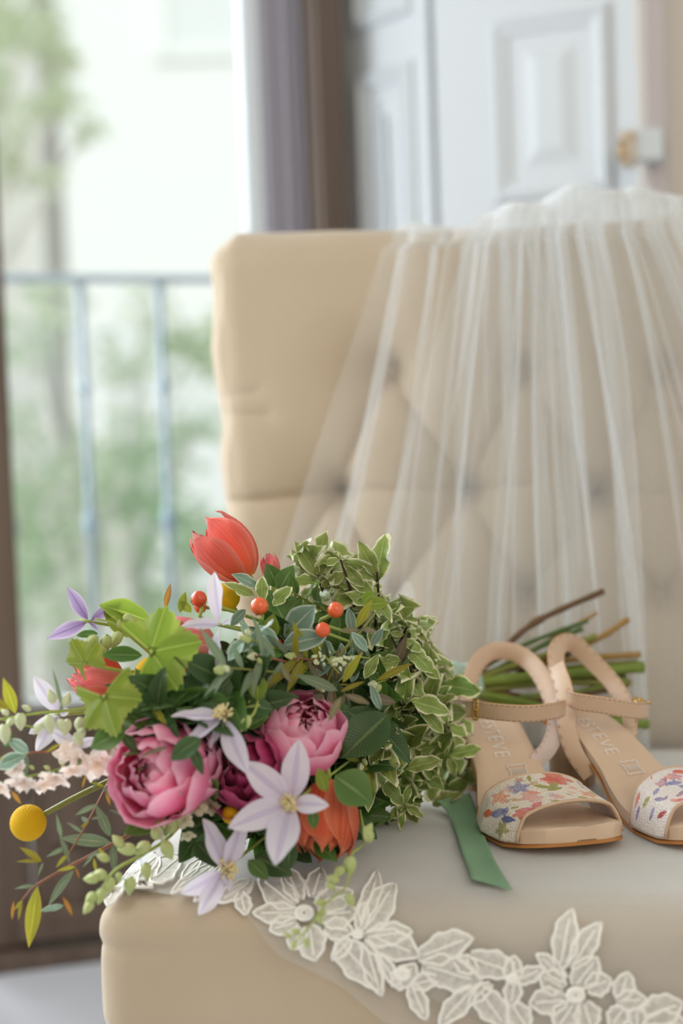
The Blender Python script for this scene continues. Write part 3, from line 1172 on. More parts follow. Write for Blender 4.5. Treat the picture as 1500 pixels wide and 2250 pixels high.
def sole_shell(fl, inset, top_off, thick, name, mat, parent, mw, ny=120, nx=12, crown=0.0):
    top, bot = [], []
    for i in range(ny + 1):
        y = 0.0008 + (0.2095 - 0.0008) * i / ny
        y = 0.210 * (0.5 - 0.5 * math.cos(math.pi * i / ny)) * 0.5 + y * 0.5
        y = min(0.2099, max(0.0001, y))
        a, c = interp(y, YS, XL) + inset, interp(y, YS, XR) - inset
        if c < a:
            a = c = (a + c) / 2
        z = insole_z(y) + top_off
        th = thick(y)
        for j in range(nx + 1):
            s = j / nx
            x = (a + (c - a) * s) * fl
            e = 1 - abs(2 * s - 1)
            zz_ = z - 0.0022 * max(0, 1 - e * 5) ** 2 + crown * (2 * s - 1) ** 2
            top.append((x, y, zz_))
            bot.append((x, y, z - th))
    n = len(top)
    vs = top + bot
    nc = nx + 1
    fs = [f if fl > 0 else f[::-1] for f in grid_faces(ny + 1, nc)]
    fs += [f[::-1] if fl > 0 else f for f in grid_faces(ny + 1, nc, n)]
    edge = [i * nc for i in range(ny + 1)] + [ny * nc + j for j in range(1, nc)] + [i * nc + nx for i in range(ny - 1, -1, -1)] + [j for j in range(nx - 1, 0, -1)]
    for a, c in zip(edge, edge[1:] + edge[:1]):
        fs.append((a, c, c + n, a + n))
    o = mesh(name, vs, fs, mat, parent, mw=mw)
    md = o.modifiers.new('edges', 'EDGE_SPLIT')
    md.split_angle = R(50)
    return o


def strap(pts, widths, wdirs, th, name, mats, parent, pearl=0.0):
    """a leather band: centre points, width vectors, thickness; outer face mats[0], inner face mats[1]"""
    vs, fs, fm = [], [], []
    n = len(pts)
    for i in range(n):
        t = (pts[min(i + 1, n - 1)] - pts[max(i - 1, 0)]).normalized()
        w = wdirs[i] - t * wdirs[i].dot(t)
        w.normalize()
        nn = t.cross(w)
        h = widths[i] / 2
        p = pts[i]
        for (a, c) in ((-1, .3), (-.9, .5), (0, .58), (.9, .5), (1, .3), (1, -.3), (.9, -.5), (0, -.5), (-.9, -.5), (-1, -.3)):
            vs.append(p + w * (h * a) + nn * (th * c))
    for i in range(n - 1):
        for j in range(10):
            j2 = (j + 1) % 10
            fs.append((i * 10 + j, i * 10 + j2, i * 10 + 10 + j2, i * 10 + 10 + j))
            fm.append(1 if (i < pearl * n and j != 9 and j != 4) else (0 if j < 4 else (3 if 5 <= j < 9 else 2)))
    fs.append(tuple(range(9, -1, -1))); fm.append(2)
    fs.append(tuple((n - 1) * 10 + j for j in range(10))); fm.append(2)
    o = mesh(name, vs, fs, mats, parent, fmat=fm)
    md = o.modifiers.new('edges', 'EDGE_SPLIT')
    md.split_angle = R(28)
    return o


def stitches(pts, wdirs, widths, frac, th, parent, sign=1, step=2):
    """a line of thread stitches along one edge of a band"""
    b = MB()
    n = len(pts)
    for i in range(2, n - 3, step):
        p = []
        for q in (i, i + 1):
            t = (pts[min(q + 1, n - 1)] - pts[max(q - 1, 0)]).normalized()
            w = wdirs[q] - t * wdirs[q].dot(t)
            w.normalize()
            nn = t.cross(w)
            p.append(pts[q] + w * (widths[q] / 2 * frac) + nn * (th * 0.62 * sign))
        b.tube([p[0], p[0].lerp(p[1], 0.65)], 0.00028, 4)
    b.build('stitching', M_STITCH, parent)['kind'] = 'stuff'


def flower_print(specs, base, glit, seed):
    rnd = random.Random(seed)

    def f(a, c):
        nz = mnoise.noise(Vector((a * 30, c * 12, seed)))
        nz2 = mnoise.noise(Vector((a * 90, c * 36, seed + 3)))
        col = Vector(base[:3]) * (1 + 0.06 * nz + 0.07 * nz2)
        for (x, y, r, cc, c2, kind, rot) in specs:
            r = r * 1.06
            dx, dy = (a - x) * 2.5, (c - y)
            rr = math.hypot(dx, dy)
            if rr > r * 1.6:
                continue
            an = math.atan2(dy, dx) - rot
            if kind == 'f':
                lim = r * (0.78 + 0.22 * math.cos(5 * an)) * (1 + 0.12 * nz2)
                if rr < lim:
                    q = rr / lim
                    m_ = 0.5 + 0.5 * math.sin(q * 14 + 3 * math.cos(an * 2.5) + nz * 3)
                    col = Vector(cc[:3]).lerp(Vector(c2[:3]), m_ * 0.8).lerp(col, .12 + .3 * max(0, q - .75) * 4 * .6)
            else:
                lx = dx * math.cos(rot) + dy * math.sin(rot)
                ly = -dx * math.sin(rot) + dy * math.cos(rot)
                if abs(lx) < r and abs(ly) < r * 0.42 * (1 - (lx / r) ** 2) * (1 + .2 * nz2):
                    col = Vector(cc[:3]).lerp(Vector(c2[:3]), 0.5 + 0.5 * nz)
        return col
    return f


RED, COR, PCH, ORG = C(206, 78, 66), C(226, 128, 106), C(238, 186, 164), C(222, 134, 84)
BLU, LAV, GRN, OLV, PNK, WHT = C(110, 112, 156), C(176, 174, 204), C(152, 156, 90), C(176, 168, 96), C(224, 158, 156), C(240, 228, 214)
SPEC_A = [(.63, .14, .26, COR, RED, 'f', .3), (.58, .25, .16, RED, COR, 'f', 1), (.36, .30, .17, BLU, LAV, 'f', 0), (.21, .32, .17, ORG, PCH, 'f', .5), (.085, .34, .12, RED, ORG, 'l', 1.2),
          (.12, .55, .15, BLU, LAV, 'l', 1.0), (.15, .66, .11, BLU, LAV, 'l', -.5), (.11, .78, .12, BLU, BLU, 'l', 1.4), (.36, .62, .18, PNK, PCH, 'f', .7), (.40, .52, .11, COR, PCH, 'l', .8),
          (.49, .42, .13, OLV, GRN, 'l', .6), (.54, .52, .13, OLV, GRN, 'l', -.2), (.56, .40, .12, GRN, OLV, 'l', -.7), (.72, .72, .15, ORG, PCH, 'f', .2), (.86, .22, .15, COR, RED, 'l', .4), (.90, .32, .13, PNK, COR, 'l', -.3),
          (.94, .60, .17, PNK, LAV, 'f', .3), (.82, .50, .11, OLV, GRN, 'l', 1.1), (.77, .26, .07, BLU, LAV, 'l', .2), (.76, .40, .07, BLU, LAV, 'l', .9), (.79, .14, .07, BLU, LAV, 'l', -.3),
          (.24, .90, .16, RED, PNK, 'l', .6), (.33, .88, .13, RED, PNK, 'l', -.4), (.17, .92, .12, COR, RED, 'f', .2), (.05, .75, .12, OLV, GRN, 'f', .4), (.27, .55, .09, OLV, PCH, 'l', .9), (.64, .88, .09, OLV, OLV, 'l', .1),
          (.50, .80, .10, PCH, PNK, 'f', .1), (.45, .92, .08, GRN, OLV, 'l', .4), (.66, .50, .08, PNK, PCH, 'f', .2)]
SPEC_B = [(.18, .60, .12, C(132, 96, 136), LAV, 'l', .9), (.32, .30, .15, C(150, 100, 140), PNK, 'l', -.5), (.38, .42, .14, LAV, BLU, 'l', .3), (.44, .26, .13, PNK, C(190, 120, 150), 'f', .3), (.52, .16, .15, COR, RED, 'l', .2),
          (.62, .22, .17, RED, COR, 'f', .4), (.42, .62, .15, BLU, LAV, 'l', .8), (.34, .74, .10, C(120, 80, 130), LAV, 'l', -.6), (.52, .66, .10, RED, COR, 'l', 1.1), (.58, .74, .10, RED, RED, 'l', .2), (.48, .82, .09, RED, COR, 'l', -.9),
          (.26, .88, .12, RED, PNK, 'l', .5), (.10, .82, .10, C(150, 60, 60), RED, 'l', .9), (.70, .50, .14, PNK, PCH, 'f', .1), (.80, .30, .15, COR, PCH, 'f', .6), (.86, .70, .12, OLV, GRN, 'l', .3), (.12, .35, .10, OLV, GRN, 'l', .4),
          (.22, .40, .10, LAV, BLU, 'l', -.2), (.08, .58, .09, BLU, LAV, 'l', .1), (.62, .90, .10, BLU, LAV, 'l', .4), (.40, .92, .09, PNK, RED, 'l', .9)]

_r = random.Random(41)
for _i in range(34):
    SPEC_B.append((_r.uniform(.02, .98), _r.uniform(.05, .95), _r.uniform(.05, .10), _r.choice([C(140, 96, 140), RED, BLU, COR, PNK]), _r.choice([LAV, PNK, PCH]), 'l', _r.uniform(-1.5, 1.5)))
for _i in range(26):
    SPEC_A.insert(0, (_r.uniform(.02, .98), _r.uniform(.05, .95), _r.uniform(.05, .09), _r.choice([OLV, PCH, PNK, LAV, ORG]), _r.choice([PCH, WHT, GRN]), _r.choice('lf'), _r.uniform(-1.5, 1.5)))


def make_sandal(toe, heel, fl, heel_pts, ankle_pts, hc, spec, base, label, seed, toe_lift):
    toe, heel = Vector(toe), Vector(heel)
    yv = heel - toe
    yv.z = 0
    yv.normalize()
    xv = Vector((yv.y, -yv.x, 0))
    MW = Matrix.Translation(Vector((toe.x, toe.y, SEATZ + 0.0062))) @ Matrix((xv, yv, Z3)).transposed().to_4x4()
    root = empty('sandal', MW @ Vector((0, 0.08, 0)))
    tag(root, label, 'sandal', 'pair of floral strap sandals')
    sole_shell(fl, 0.0, 0.0, lambda y: interp(y, [0, .04, .09, .13, .21], [.0095, .0100, .0095, .0065, .0060]), 'insole', M_INSOLE, root, MW, crown=0.0012)
    sole_shell(fl, -0.0008, -0.0085, lambda y: interp(y, [0, .03, .09, .13, .21], [.0036, .0042, .0040, .0020, .0012]), 'outsole', M_CARAMEL, root, MW)
    # heel block
    vs = []
    nl, ns = 10, 28
    for i in range(nl + 1):
        t = i / nl
        for kx in range(ns):
            a = 2 * math.pi * kx / ns
            ca, sa = math.cos(a), math.sin(a)
            sq = 1 / max(abs(ca), abs(sa)) ** 0.45
            hw = lerp(0.0195, 0.0165, t ** .7)
            hd = lerp(0.0215, 0.0165, t ** .6)
            x = (-0.0022 + hw * ca * sq * 0.98) * fl
            y = 0.184 + hd * sa * sq * 0.9 + 0.006 * t
            ztop = insole_z(y) - 0.0075
            vs.append((x, y, lerp(ztop, -0.001, t)))
    fs = grid_faces(nl + 1, ns, wrap=True) + [tuple(range(nl * ns, nl * ns + ns))]
    ho = mesh('heel', vs, fs, M_HEEL, root, mw=MW)
    b = MB()
    b.tube([MW @ Vector(((-0.0022) * fl, 0.184 - 0.0215 * 0.905 + 0.006 * t, lerp(0.046, 0.0, t))) for t in (0, .25, .5, .75, 1)], 0.0004, 5)
    b.build('seam', M_STITCH, ho)
    # floral toe strap
    na, nb = 170, 72
    vs = []
    colr = []
    fpr = flower_print(spec, base, 0, seed)
    for i in range(nb + 1):
        c = i / nb                                       # 0 back edge .. 1 front edge
        for j in range(na + 1):
            a = j / na                                   # 0 outer side .. 1 inner side
            yb = lerp(0.079, 0.064, a)
            yf = lerp(0.016, 0.022, a) + 0.002 * math.sin(math.pi * a)
            y = lerp(yb, yf, c)
            xl, xr = interp(y, YS, XL) - 0.0022, interp(y, YS, XR) + 0.0022
            s = 0.5 - 0.5 * math.cos(math.pi * a)
            s = lerp(a, s, 0.55)
            x = lerp(xl, xr, s)
            h = lerp(0.0255, 0.0155, c) * (math.sin(math.pi * a ** 1.15) ** 0.62)
            z = insole_z(y) - 0.0085 + h + 0.0085 * min(1, math.sin(math.pi * a) * 2.2)
            vs.append((x * fl, y, z))
            colr.append((*fpr(a if fl > 0 else 1 - a, c), 1.0))
    fs = grid_faces(nb + 1, na + 1)
    if fl > 0:
        fs = [f[::-1] for f in fs]
    vo = mesh('toe_strap', vs, fs, [M_FLORAL, M_LINING, M_LEATHER], root, mw=MW)
    ca_ = vo.data.color_attributes.new('print', 'FLOAT_COLOR', 'POINT')
    ca_.data.foreach_set('color', np.array(colr, dtype=np.float32).ravel())
    md = vo.modifiers.new('cloth', 'SOLIDIFY')
    md.thickness = 0.0016
    md.offset = -1
    md.material_offset = 1
    md.material_offset_rim = 2
    # binding along the strap's front and back edges
    for row, rad in ((nb, 0.0012), (0, 0.0009)):
        b = MB()
        b.tube([MW @ Vector(vs[row * (na + 1) + j]) for j in range(0, na + 1, 5)], rad, 7)
        b.build('edge_binding', M_LEATHER, vo)
    # heel band
    n = 70
    pts = spline([P(*q) for q in heel_pts], n)
    hc = P(*hc)
    wd = []
    for i, p in enumerate(pts):
        t = (pts[min(i + 1, n - 1)] - pts[max(i - 1, 0)]).normalized()
        o = p - hc
        o.z = 0.25 * o.z
        o.normalize()
        w = o.cross(t).normalized()
        fw = (p - CAM).normalized().cross(t).normalized()
        if fw.dot(w) < 0:
            fw = -fw
        wd.append((w * 0.45 + fw * 0.8).normalized())
    for i in range(1, n):
        if wd[i].dot(wd[i - 1]) < 0:
            wd[i] = -wd[i]
    wid = [0.0146 * (0.75 + 0.25 * math.sin(math.pi * min(1, 0.15 + 0.85 * i / (n - 1)))) * (1.12 if i > n * .7 and False else 1) for i in range(n)]
    hs = strap(pts, wid, wd, 0.0017, 'heel_strap', [M_LEATHER, M_LINING, M_CARAMEL, M_INSOLE], root, 0.26 if fl > 0 else 0.0)
    stitches(pts, wd, wid, 0.82, 0.0019, hs, 1)
    stitches(pts, wd, wid, 0.82, 0.0019, hs, -1)
    # ankle strap with buckle
    n = 60
    pts = spline([P(*q) for q in ankle_pts], n)
    wd = [Vector((0, -0.10, 1)) for _ in range(n)]
    wid = [0.0128] * n
    s_ = strap(pts, wid, wd, 0.0022, 'ankle_strap', [M_LEATHER, M_LINING, M_CARAMEL, M_LINING], root)
    sg = 1
    t = (pts[1] - pts[0]).normalized()
    if t.cross(Vector((0, -.1, 1))).dot(FWD) > 0:
        sg = -1
    for fr in (0.84, -0.84):
        stitches(pts, wd, wid, fr, 0.0022, s_, sg)
    return root, MW, pts, s_


def buckle(c, u, n, w, h, parent):
    b = MB()
    up = u.cross(n).normalized()
    pr = [c + u * (w / 2 * sx) + up * (h / 2 * sy) for sx, sy in ((-1, -.85), (-.85, -1), (.85, -1), (1, -.85), (1, .85), (.85, 1), (-.85, 1), (-1, .85), (-1, -.85), (-.85, -1))]
    b.tube(pr, 0.00085, 7, cap=False)
    b.tube([c - u * w * .5, c + n * 0.0012, c + u * w * .55], 0.0007, 6)
    b.build('buckle', M_GOLD, parent)


def stamp(MW, fl, parent, text, y0, size, x0, slant=0.0):
    """silver lettering on the insole, reading from heel to toe"""
    cu = bpy.data.curves.new('stamp_text', 'FONT')
    cu.body = text
    cu.size = size
    cu.space_character = 1.12
    cu.offset = -0.00022
    to = bpy.data.objects.new('stamp_text', cu)
    COL.objects.link(to)
    bpy.context.view_layer.update()
    dg = bpy.context.evaluated_depsgraph_get()
    me = bpy.data.meshes.new_from_object(to.evaluated_get(dg))
    bpy.data.objects.remove(to)
    for v in me.vertices:
        tx, ty = v.co.x, v.co.y * 1.45
        y = y0 - tx
        x = x0 + ty
        v.co = (x, y, insole_z(y) + 0.0009)
    me.materials.clear()
    me.materials.append(M_PRINT_INK)
    me.name = 'lettering'
    inst('lettering', me, parent, MW)


def hide_mark(MW, parent, xc, yc, w, h):
    """the leather-hide outline stamped below the lettering, with rows of fine strokes"""
    b = MB()
    out = []
    key = [(-1, -.7), (-.8, -1), (-.55, -.8), (0, -.85), (.55, -.8), (.8, -1), (1, -.7), (.82, -.4), (.84, 0), (.82, .4), (1, .7), (.8, 1), (.55, .8), (0, .9), (-.55, .8), (-.8, 1), (-1, .7), (-.82, .4), (-.84, 0), (-.82, -.4), (-1, -.7)]
    for (a, c) in key:
        y = yc + c * h / 2
        out.append(MW @ Vector((xc + a * w / 2, y, insole_z(y) + 0.0011)))
    b.tube(out, 0.00038, 5)
    rnd = random.Random(2)
    for i in range(11):
        a = -.62 + 1.24 * i / 10
        y0, y1 = yc - h * .18, yc + h * .16
        b.tube([MW @ Vector((xc + a * w / 2, y0, insole_z(y0) + 0.0011)), MW @ Vector((xc + (a + .05) * w / 2, y1, insole_z(y1) + 0.0011))], 0.00022, 4)
    b.build('hide_emblem', M_PRINT_INK, parent)


# the sandal on the viewer's left
toeA, heelA = P(1268, 1914, 0.938), P(1058, 1745, 1.14)
hp = [(1176, 1676, 1.062), (1206, 1640, 1.066), (1220, 1598, 1.076), (1214, 1545, 1.10), (1190, 1487, 1.128), (1156, 1448, 1.147), (1118, 1431, 1.152), (1076, 1434, 1.150), (1046, 1462, 1.135), (1030, 1508, 1.115), (1022, 1560, 1.098), (1018, 1606, 1.088)]
ap = [(1003, 1552, 1.086), (1018, 1556, 1.070), (1050, 1559, 1.058), (1100, 1565, 1.046), (1160, 1568, 1.042), (1210, 1563, 1.050), (1240, 1556, 1.066)]
sanA, MWA, apA, asA = make_sandal(toeA, heelA, 1, hp, ap, (1118, 1540, 1.10), SPEC_A, C(236, 224, 208),
                                  'beige sandal beside the green ribbon, flower printed toe strap and white lettering fully visible', 1, 0)
u = (apA[21] - apA[15]).normalized()
nn = Vector((0, -1, 0.1))
buckle(apA[18] + nn * 0.0022, u, nn, 0.0042, 0.0150, asA)
b = MB()
b.ball(apA[11] + nn * 0.0015, 0.0013, 10, 6)
b.build('rivet', M_GOLD, asA)
stamp(MWA, 1, sanA, 'ESTEVE', 0.1690, 0.0118, -0.0125)
hide_mark(MWA, sanA, 0.0005, 0.1155, 0.0150, 0.0120)
# its neighbour
toeB, heelB = P(1620, 1922, 0.945), P(1222, 1748, 1.132)
hp = [(1297, 1704, 1.055), (1264, 1658, 1.060), (1246, 1606, 1.068), (1244, 1566, 1.076), (1238, 1512, 1.096), (1222, 1462, 1.120), (1224, 1426, 1.140), (1244, 1411, 1.150), (1268, 1421, 1.156), (1304, 1456, 1.155), (1340, 1494, 1.146), (1366, 1532, 1.130), (1381, 1566, 1.112), (1384, 1606, 1.090), (1374, 1646, 1.072), (1360, 1668, 1.062)]
ap = [(1246, 1530, 1.074), (1262, 1540, 1.060), (1320, 1549, 1.056), (1378, 1559, 1.062), (1408, 1562, 1.072), (1421, 1560, 1.086)]
sanB, MWB, apB, asB = make_sandal(toeB, heelB, -1, hp, ap, (1300, 1540, 1.105), SPEC_B, C(230, 220, 214),
                                  'beige sandal away from the ribbon, its toe strap glittering with purple and red print', 2, 0)
c = P(1404, 1540, 1.095)
buckle(c, (P(1414, 1546, 1.09) - P(1394, 1531, 1.10)).normalized(), Vector((0.2, -.3, 1)).normalized(), 0.0085, 0.0075, asB)
b = MB()
b.tube(spline([P(1378, 1540, 1.10), P(1396, 1538, 1.098), P(1408, 1542, 1.095), P(1420, 1552, 1.09)], 8), 0.0012, 6)
b.build('strap_end', M_LINING, asB)
b = MB()
b.ball(P(1426, 1543, 1.09), 0.0016, 10, 6)
b.build('buckle_pin', M_GOLD, asB)
stamp(MWB, 1, sanB, 'ESTEVE', 0.1690, 0.0118, -0.0085)
hide_mark(MWB, sanB, 0.004, 0.1155, 0.0150, 0.0120)

# ------------------------------------------------------------------ bouquet
def leafmat(name, vein, mid, mid2, edge, ew, transl=0.25, rough=0.42, jag=0.18, veins=True):
    k = N(name)
    uvn = k.n('ShaderNodeUVMap')
    sp = k.n('ShaderNodeSeparateXYZ'); k.l(uvn.outputs[0], sp.inputs[0])
    e = k.math('ABSOLUTE', k.math('SUBTRACT', k.math('MULTIPLY', sp.outputs[0], 2), 1))
    tcn = k.n('ShaderNodeTexCoord')
    oi = k.n('ShaderNodeObjectInfo')
    va = k.n('ShaderNodeVectorMath', operation='ADD')
    k.l(tcn.outputs['Object'], va.inputs[0]); k.l(oi.outputs['Location'], va.inputs[1])
    nz = k.noise(7, 3, vec=va.outputs[0])
    tip = k.math('MULTIPLY', k.math('POWER', sp.outputs[1], 10.0), 0.6)
    en = k.math('ADD', k.math('ADD', e, tip), k.math('MULTIPLY', k.math('SUBTRACT', nz, 0.5), jag * 2), True)
    # keep the midrib crisp
    ef = k.math('MAXIMUM', k.math('MULTIPLY', k.math('GREATER_THAN', e, 0.05), en), k.math('MULTIPLY', e, 0.5))
    c = k.ramp(ef, [(0.0, vein), (0.05, vein), (0.10, mid), (max(0.2, 1 - ew - 0.12), mid2), (min(0.99, 1 - ew), edge), (1.0, edge)])
    hs = k.n('ShaderNodeHueSaturation')
    k.l(k.math('ADD', 0.485, k.math('MULTIPLY', oi.outputs['Random'], 0.03)), hs.inputs['Hue'])
    k.l(k.math('ADD', 0.78, k.math('MULTIPLY', oi.outputs['Random'], 0.44)), hs.inputs['Value'])
    k.l(c, hs.inputs['Color'])
    k.l(hs.outputs[0], k.b.inputs['Base Color'])
    k.set(Roughness=rough, Specular_IOR_Level=0.4)
    if veins:
        sv = k.math('SINE', k.math('MULTIPLY', k.math('SUBTRACT', sp.outputs[1], k.math('MULTIPLY', e, 0.16)), 62.0))
        k.bump(k.math('ADD', k.math('POWER', k.math('ABSOLUTE', sv), 0.35), k.math('MULTIPLY', nz, 0.6)), 0.22, 0.0012)
    k.translucent(hs.outputs[0], transl)
    return k.m


def petalmat(name, stops, streak=0.25, scol=None, transl=0.35, rough=0.5, edge=None, mid=None, midw=0.12):
    k = N(name)
    uvn = k.n('ShaderNodeUVMap')
    sp = k.n('ShaderNodeSeparateXYZ'); k.l(uvn.outputs[0], sp.inputs[0])
    e = k.math('ABSOLUTE', k.math('SUBTRACT', k.math('MULTIPLY', sp.outputs[0], 2), 1))
    c = k.ramp(sp.outputs[1], stops)
    mp = k.n('ShaderNodeMapping', i_Scale=(26, 1.6, 1))
    k.l(uvn.outputs[0], mp.inputs[0])
    oi = k.n('ShaderNodeObjectInfo')
    k.l(k.math('MULTIPLY', oi.outputs['Random'], 40.0), mp.inputs['Location'])
    nz = k.noise(1.0, 3, vec=mp.outputs[0])
    if scol:
        c = k.mix(k.math('MULTIPLY', k.ramp(nz, [(0.45, (0, 0, 0, 1)), (0.75, (1, 1, 1, 1))]), streak), c, scol)
    if edge:
        c = k.mix(k.math('MULTIPLY', k.math('POWER', e, 4.0), 0.75), c, edge)
    if mid:
        c = k.mix(k.math('MULTIPLY', k.math('LESS_THAN', k.math('ADD', e, k.math('MULTIPLY', nz, 0.12)), midw + 0.06), 0.65), c, mid)
    hs = k.n('ShaderNodeHueSaturation')
    k.l(k.math('ADD', 0.86, k.math('MULTIPLY', oi.outputs['Random'], 0.26)), hs.inputs['Value'])
    k.l(c, hs.inputs['Color'])
    k.l(hs.outputs[0], k.b.inputs['Base Color'])
    k.set(Roughness=rough, Specular_IOR_Level=0.25, Sheen_Weight=0.15)
    k.bump(nz, 0.25, 0.0006)
    k.translucent(hs.outputs[0], transl)
    return k.m


ML_VAR = leafmat('variegated_leaf', C(164, 178, 104), C(132, 150, 74), C(156, 172, 96), C(234, 232, 194), 0.14)
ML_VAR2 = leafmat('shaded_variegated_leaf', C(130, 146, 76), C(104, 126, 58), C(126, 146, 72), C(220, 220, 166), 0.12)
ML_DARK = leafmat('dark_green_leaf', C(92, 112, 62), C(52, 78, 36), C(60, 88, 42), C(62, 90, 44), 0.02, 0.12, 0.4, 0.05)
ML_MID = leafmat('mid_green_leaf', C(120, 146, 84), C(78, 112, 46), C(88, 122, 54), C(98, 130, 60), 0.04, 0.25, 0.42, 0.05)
ML_LIME = leafmat('lime_green_leaf', C(166, 180, 82), C(128, 150, 46), C(138, 158, 54), C(156, 170, 74), 0.05, 0.4, 0.45, 0.05)
ML_EUC = leafmat('grey_green_leaf', C(158, 168, 132), C(112, 130, 98), C(120, 138, 108), C(134, 146, 116), 0.04, 0.2, 0.5, 0.05)
ML_BLUE = leafmat('silvery_leaf', C(170, 186, 168), C(118, 146, 124), C(128, 156, 136), C(196, 210, 196), 0.10, 0.2, 0.38, 0.10)
ML_OLIVE = leafmat('olive_yellow_leaf', C(190, 180, 70), C(148, 146, 44), C(160, 154, 52), C(176, 150, 60), 0.05, 0.4, 0.45, 0.08)
ML_RUST = leafmat('rusty_leaf', C(190, 140, 70), C(186, 140, 62), C(178, 128, 58), C(130, 90, 50), 0.06, 0.35, 0.5, 0.15)
ML_BROWN = leafmat('brownish_leaf', C(150, 134, 104), C(118, 108, 76), C(112, 104, 76), C(130, 116, 88), 0.04, 0.15, 0.5, 0.08)
MS_GREEN = plain('green_stem', C(118, 138, 52), 0.45, 0.4, noise=40)
MS_LIME = plain('lime_stem', C(158, 172, 84), 0.45, 0.4, noise=40)
MS_DARKG = plain('deep_green_stem', C(74, 100, 46), 0.45, 0.4, noise=40)
MS_OLIVE = plain('olive_stem', C(128, 128, 62), 0.5, 0.3, noise=40)
MS_TAN = plain('tan_stem', C(160, 126, 74), 0.6, 0.3, noise=50)
MS_BROWN = plain('brown_woody_stem', C(104, 80, 58), 0.7, 0.3, noise=60, dark=0.6, bump=(120, 0.4))
MS_DARK = plain('dark_twig', C(64, 48, 44), 0.6, 0.3, noise=60)
MS_RED = plain('reddish_twig', C(142, 90, 64), 0.5, 0.35, noise=40)
M_BUD = plain('pale_green_bud', C(176, 186, 122), 0.5, 0.3, noise=90, dark=0.85)
M_BUDW = plain('green_white_bud', C(206, 212, 172), 0.5, 0.3, noise=90, dark=0.88)
MP_PEONY = petalmat('pink_peony_petal', [(0, C(206, 36, 96)), (.45, C(238, 92, 146)), (.8, C(244, 132, 172)), (1, C(250, 196, 214))], 0.3, C(240, 156, 188), 0.3)
MP_MAG = petalmat('dark_magenta_petal', [(0, C(96, 8, 48)), (.5, C(140, 20, 76)), (.85, C(168, 42, 96)), (1, C(196, 84, 128))], 0.3, C(176, 50, 104), 0.25)
MP_CORAL = petalmat('coral_petal', [(0, C(240, 176, 100)), (.15, C(238, 116, 74)), (.6, C(238, 106, 88)), (.9, C(236, 126, 118)), (1, C(240, 170, 160))], 0.5, C(246, 172, 150), 0.45, edge=C(246, 178, 160))
MP_CORAL2 = petalmat('coral_red_petal', [(0, C(232, 150, 80)), (.3, C(222, 92, 52)), (.8, C(224, 96, 64)), (1, C(232, 140, 100))], 0.45, C(240, 164, 110), 0.35, edge=C(240, 156, 116))
MP_CORALP = petalmat('pink_coral_petal', [(0, C(240, 214, 196)), (.3, C(238, 150, 140)), (.8, C(230, 110, 118)), (1, C(238, 170, 168))], 0.35, C(246, 214, 204), 0.4, edge=C(246, 214, 204))
MP_CLEM = petalmat('lilac_white_petal', [(0, C(222, 212, 230)), (.5, C(234, 228, 240)), (1, C(240, 236, 242))], 0.25, C(206, 192, 222), 0.4, mid=C(208, 194, 224), midw=0.22)
MP_CLEMB = petalmat('purple_petal_back', [(0, C(122, 96, 140)), (.5, C(168, 146, 184)), (1, C(186, 168, 200))], 0.5, C(124, 100, 148), 0.4, edge=C(216, 206, 224), mid=C(116, 92, 138), midw=0.1)
MP_BLUSH = petalmat('blush_petal', [(0, C(238, 226, 200)), (.4, C(250, 236, 228)), (1, C(252, 244, 240))], 0.3, C(248, 218, 212), 0.45)
M_STAMEN = plain('cream_stamen', C(230, 212, 160), 0.6, 0.2)
M_YELLOW = plain('yellow_button_flower', C(214, 168, 26), 0.75, 0.2, noise=200, dark=0.75)
k = N('orange_berry_skin')
oi = k.n('ShaderNodeObjectInfo')
k.l(k.ramp(oi.outputs['Random'], [(0, C(214, 70, 34)), (1, C(232, 104, 54))]), k.b.inputs['Base Color'])
k.set(Roughness=0.22, Specular_IOR_Level=0.55, Subsurface_Weight=0.15, Subsurface_Radius=(0.006, 0.002, 0.001), Coat_Weight=0.2)
M_BERRY = k.m
M_RIBBON = plain('sage_green_ribbon', C(128, 164, 130), 0.55, 0.3, noise=60, dark=0.95, bump=(700, 0.15, 0.0003))
M_RIBBON2 = plain('pale_aqua_ribbon', C(176, 202, 188), 0.45, 0.35, noise=60, dark=0.94)


def leaf_data(name, mat, aspect=.45, peak=.5, q=.9, curl=.15, fold=.12, wave=0.0, wf=9.0, seed=0, nl=11, nw=6, serr=0.0, twist=0.0):
    """leaf of unit length along +Y"""
    rnd = random.Random(seed)
    ph = rnd.uniform(0, 6.28)
    ph2 = rnd.uniform(0, 6.28)
    vs, uv = [], []
    for i in range(nl + 1):
        t = i / nl
        tt = min(1, t + 0.0) ** (math.log(.5) / math.log(peak))
        w = aspect / 2 * max(0.012, math.sin(math.pi * min(.995, tt))) ** q
        if serr:
            w *= 1 + serr * (1 if i % 2 else -1)
        for j in range(nw + 1):
            s = -1 + 2 * j / nw
            wz = wave * abs(s) ** 2 * math.sin(wf * t + ph + (0 if s > 0 else 1.7)) + wave * .4 * abs(s) ** 3 * math.sin(wf * 2.3 * t + ph2)
            z = fold * aspect * (abs(s) ** 1.3) * math.sin(math.pi * min(1, t * 1.05)) ** .5 + wz * aspect - curl * t * t
            x = s * w * (1 - .25 * abs(wz))
            a = twist * t
            vs.append((x * math.cos(a), t * (1 - .25 * curl * curl * t), z + x * math.sin(a)))
            uv.append((.5 + .5 * s, t))
    return mesh_data(name, vs, grid_faces(nl + 1, nw + 1), mat, uv)


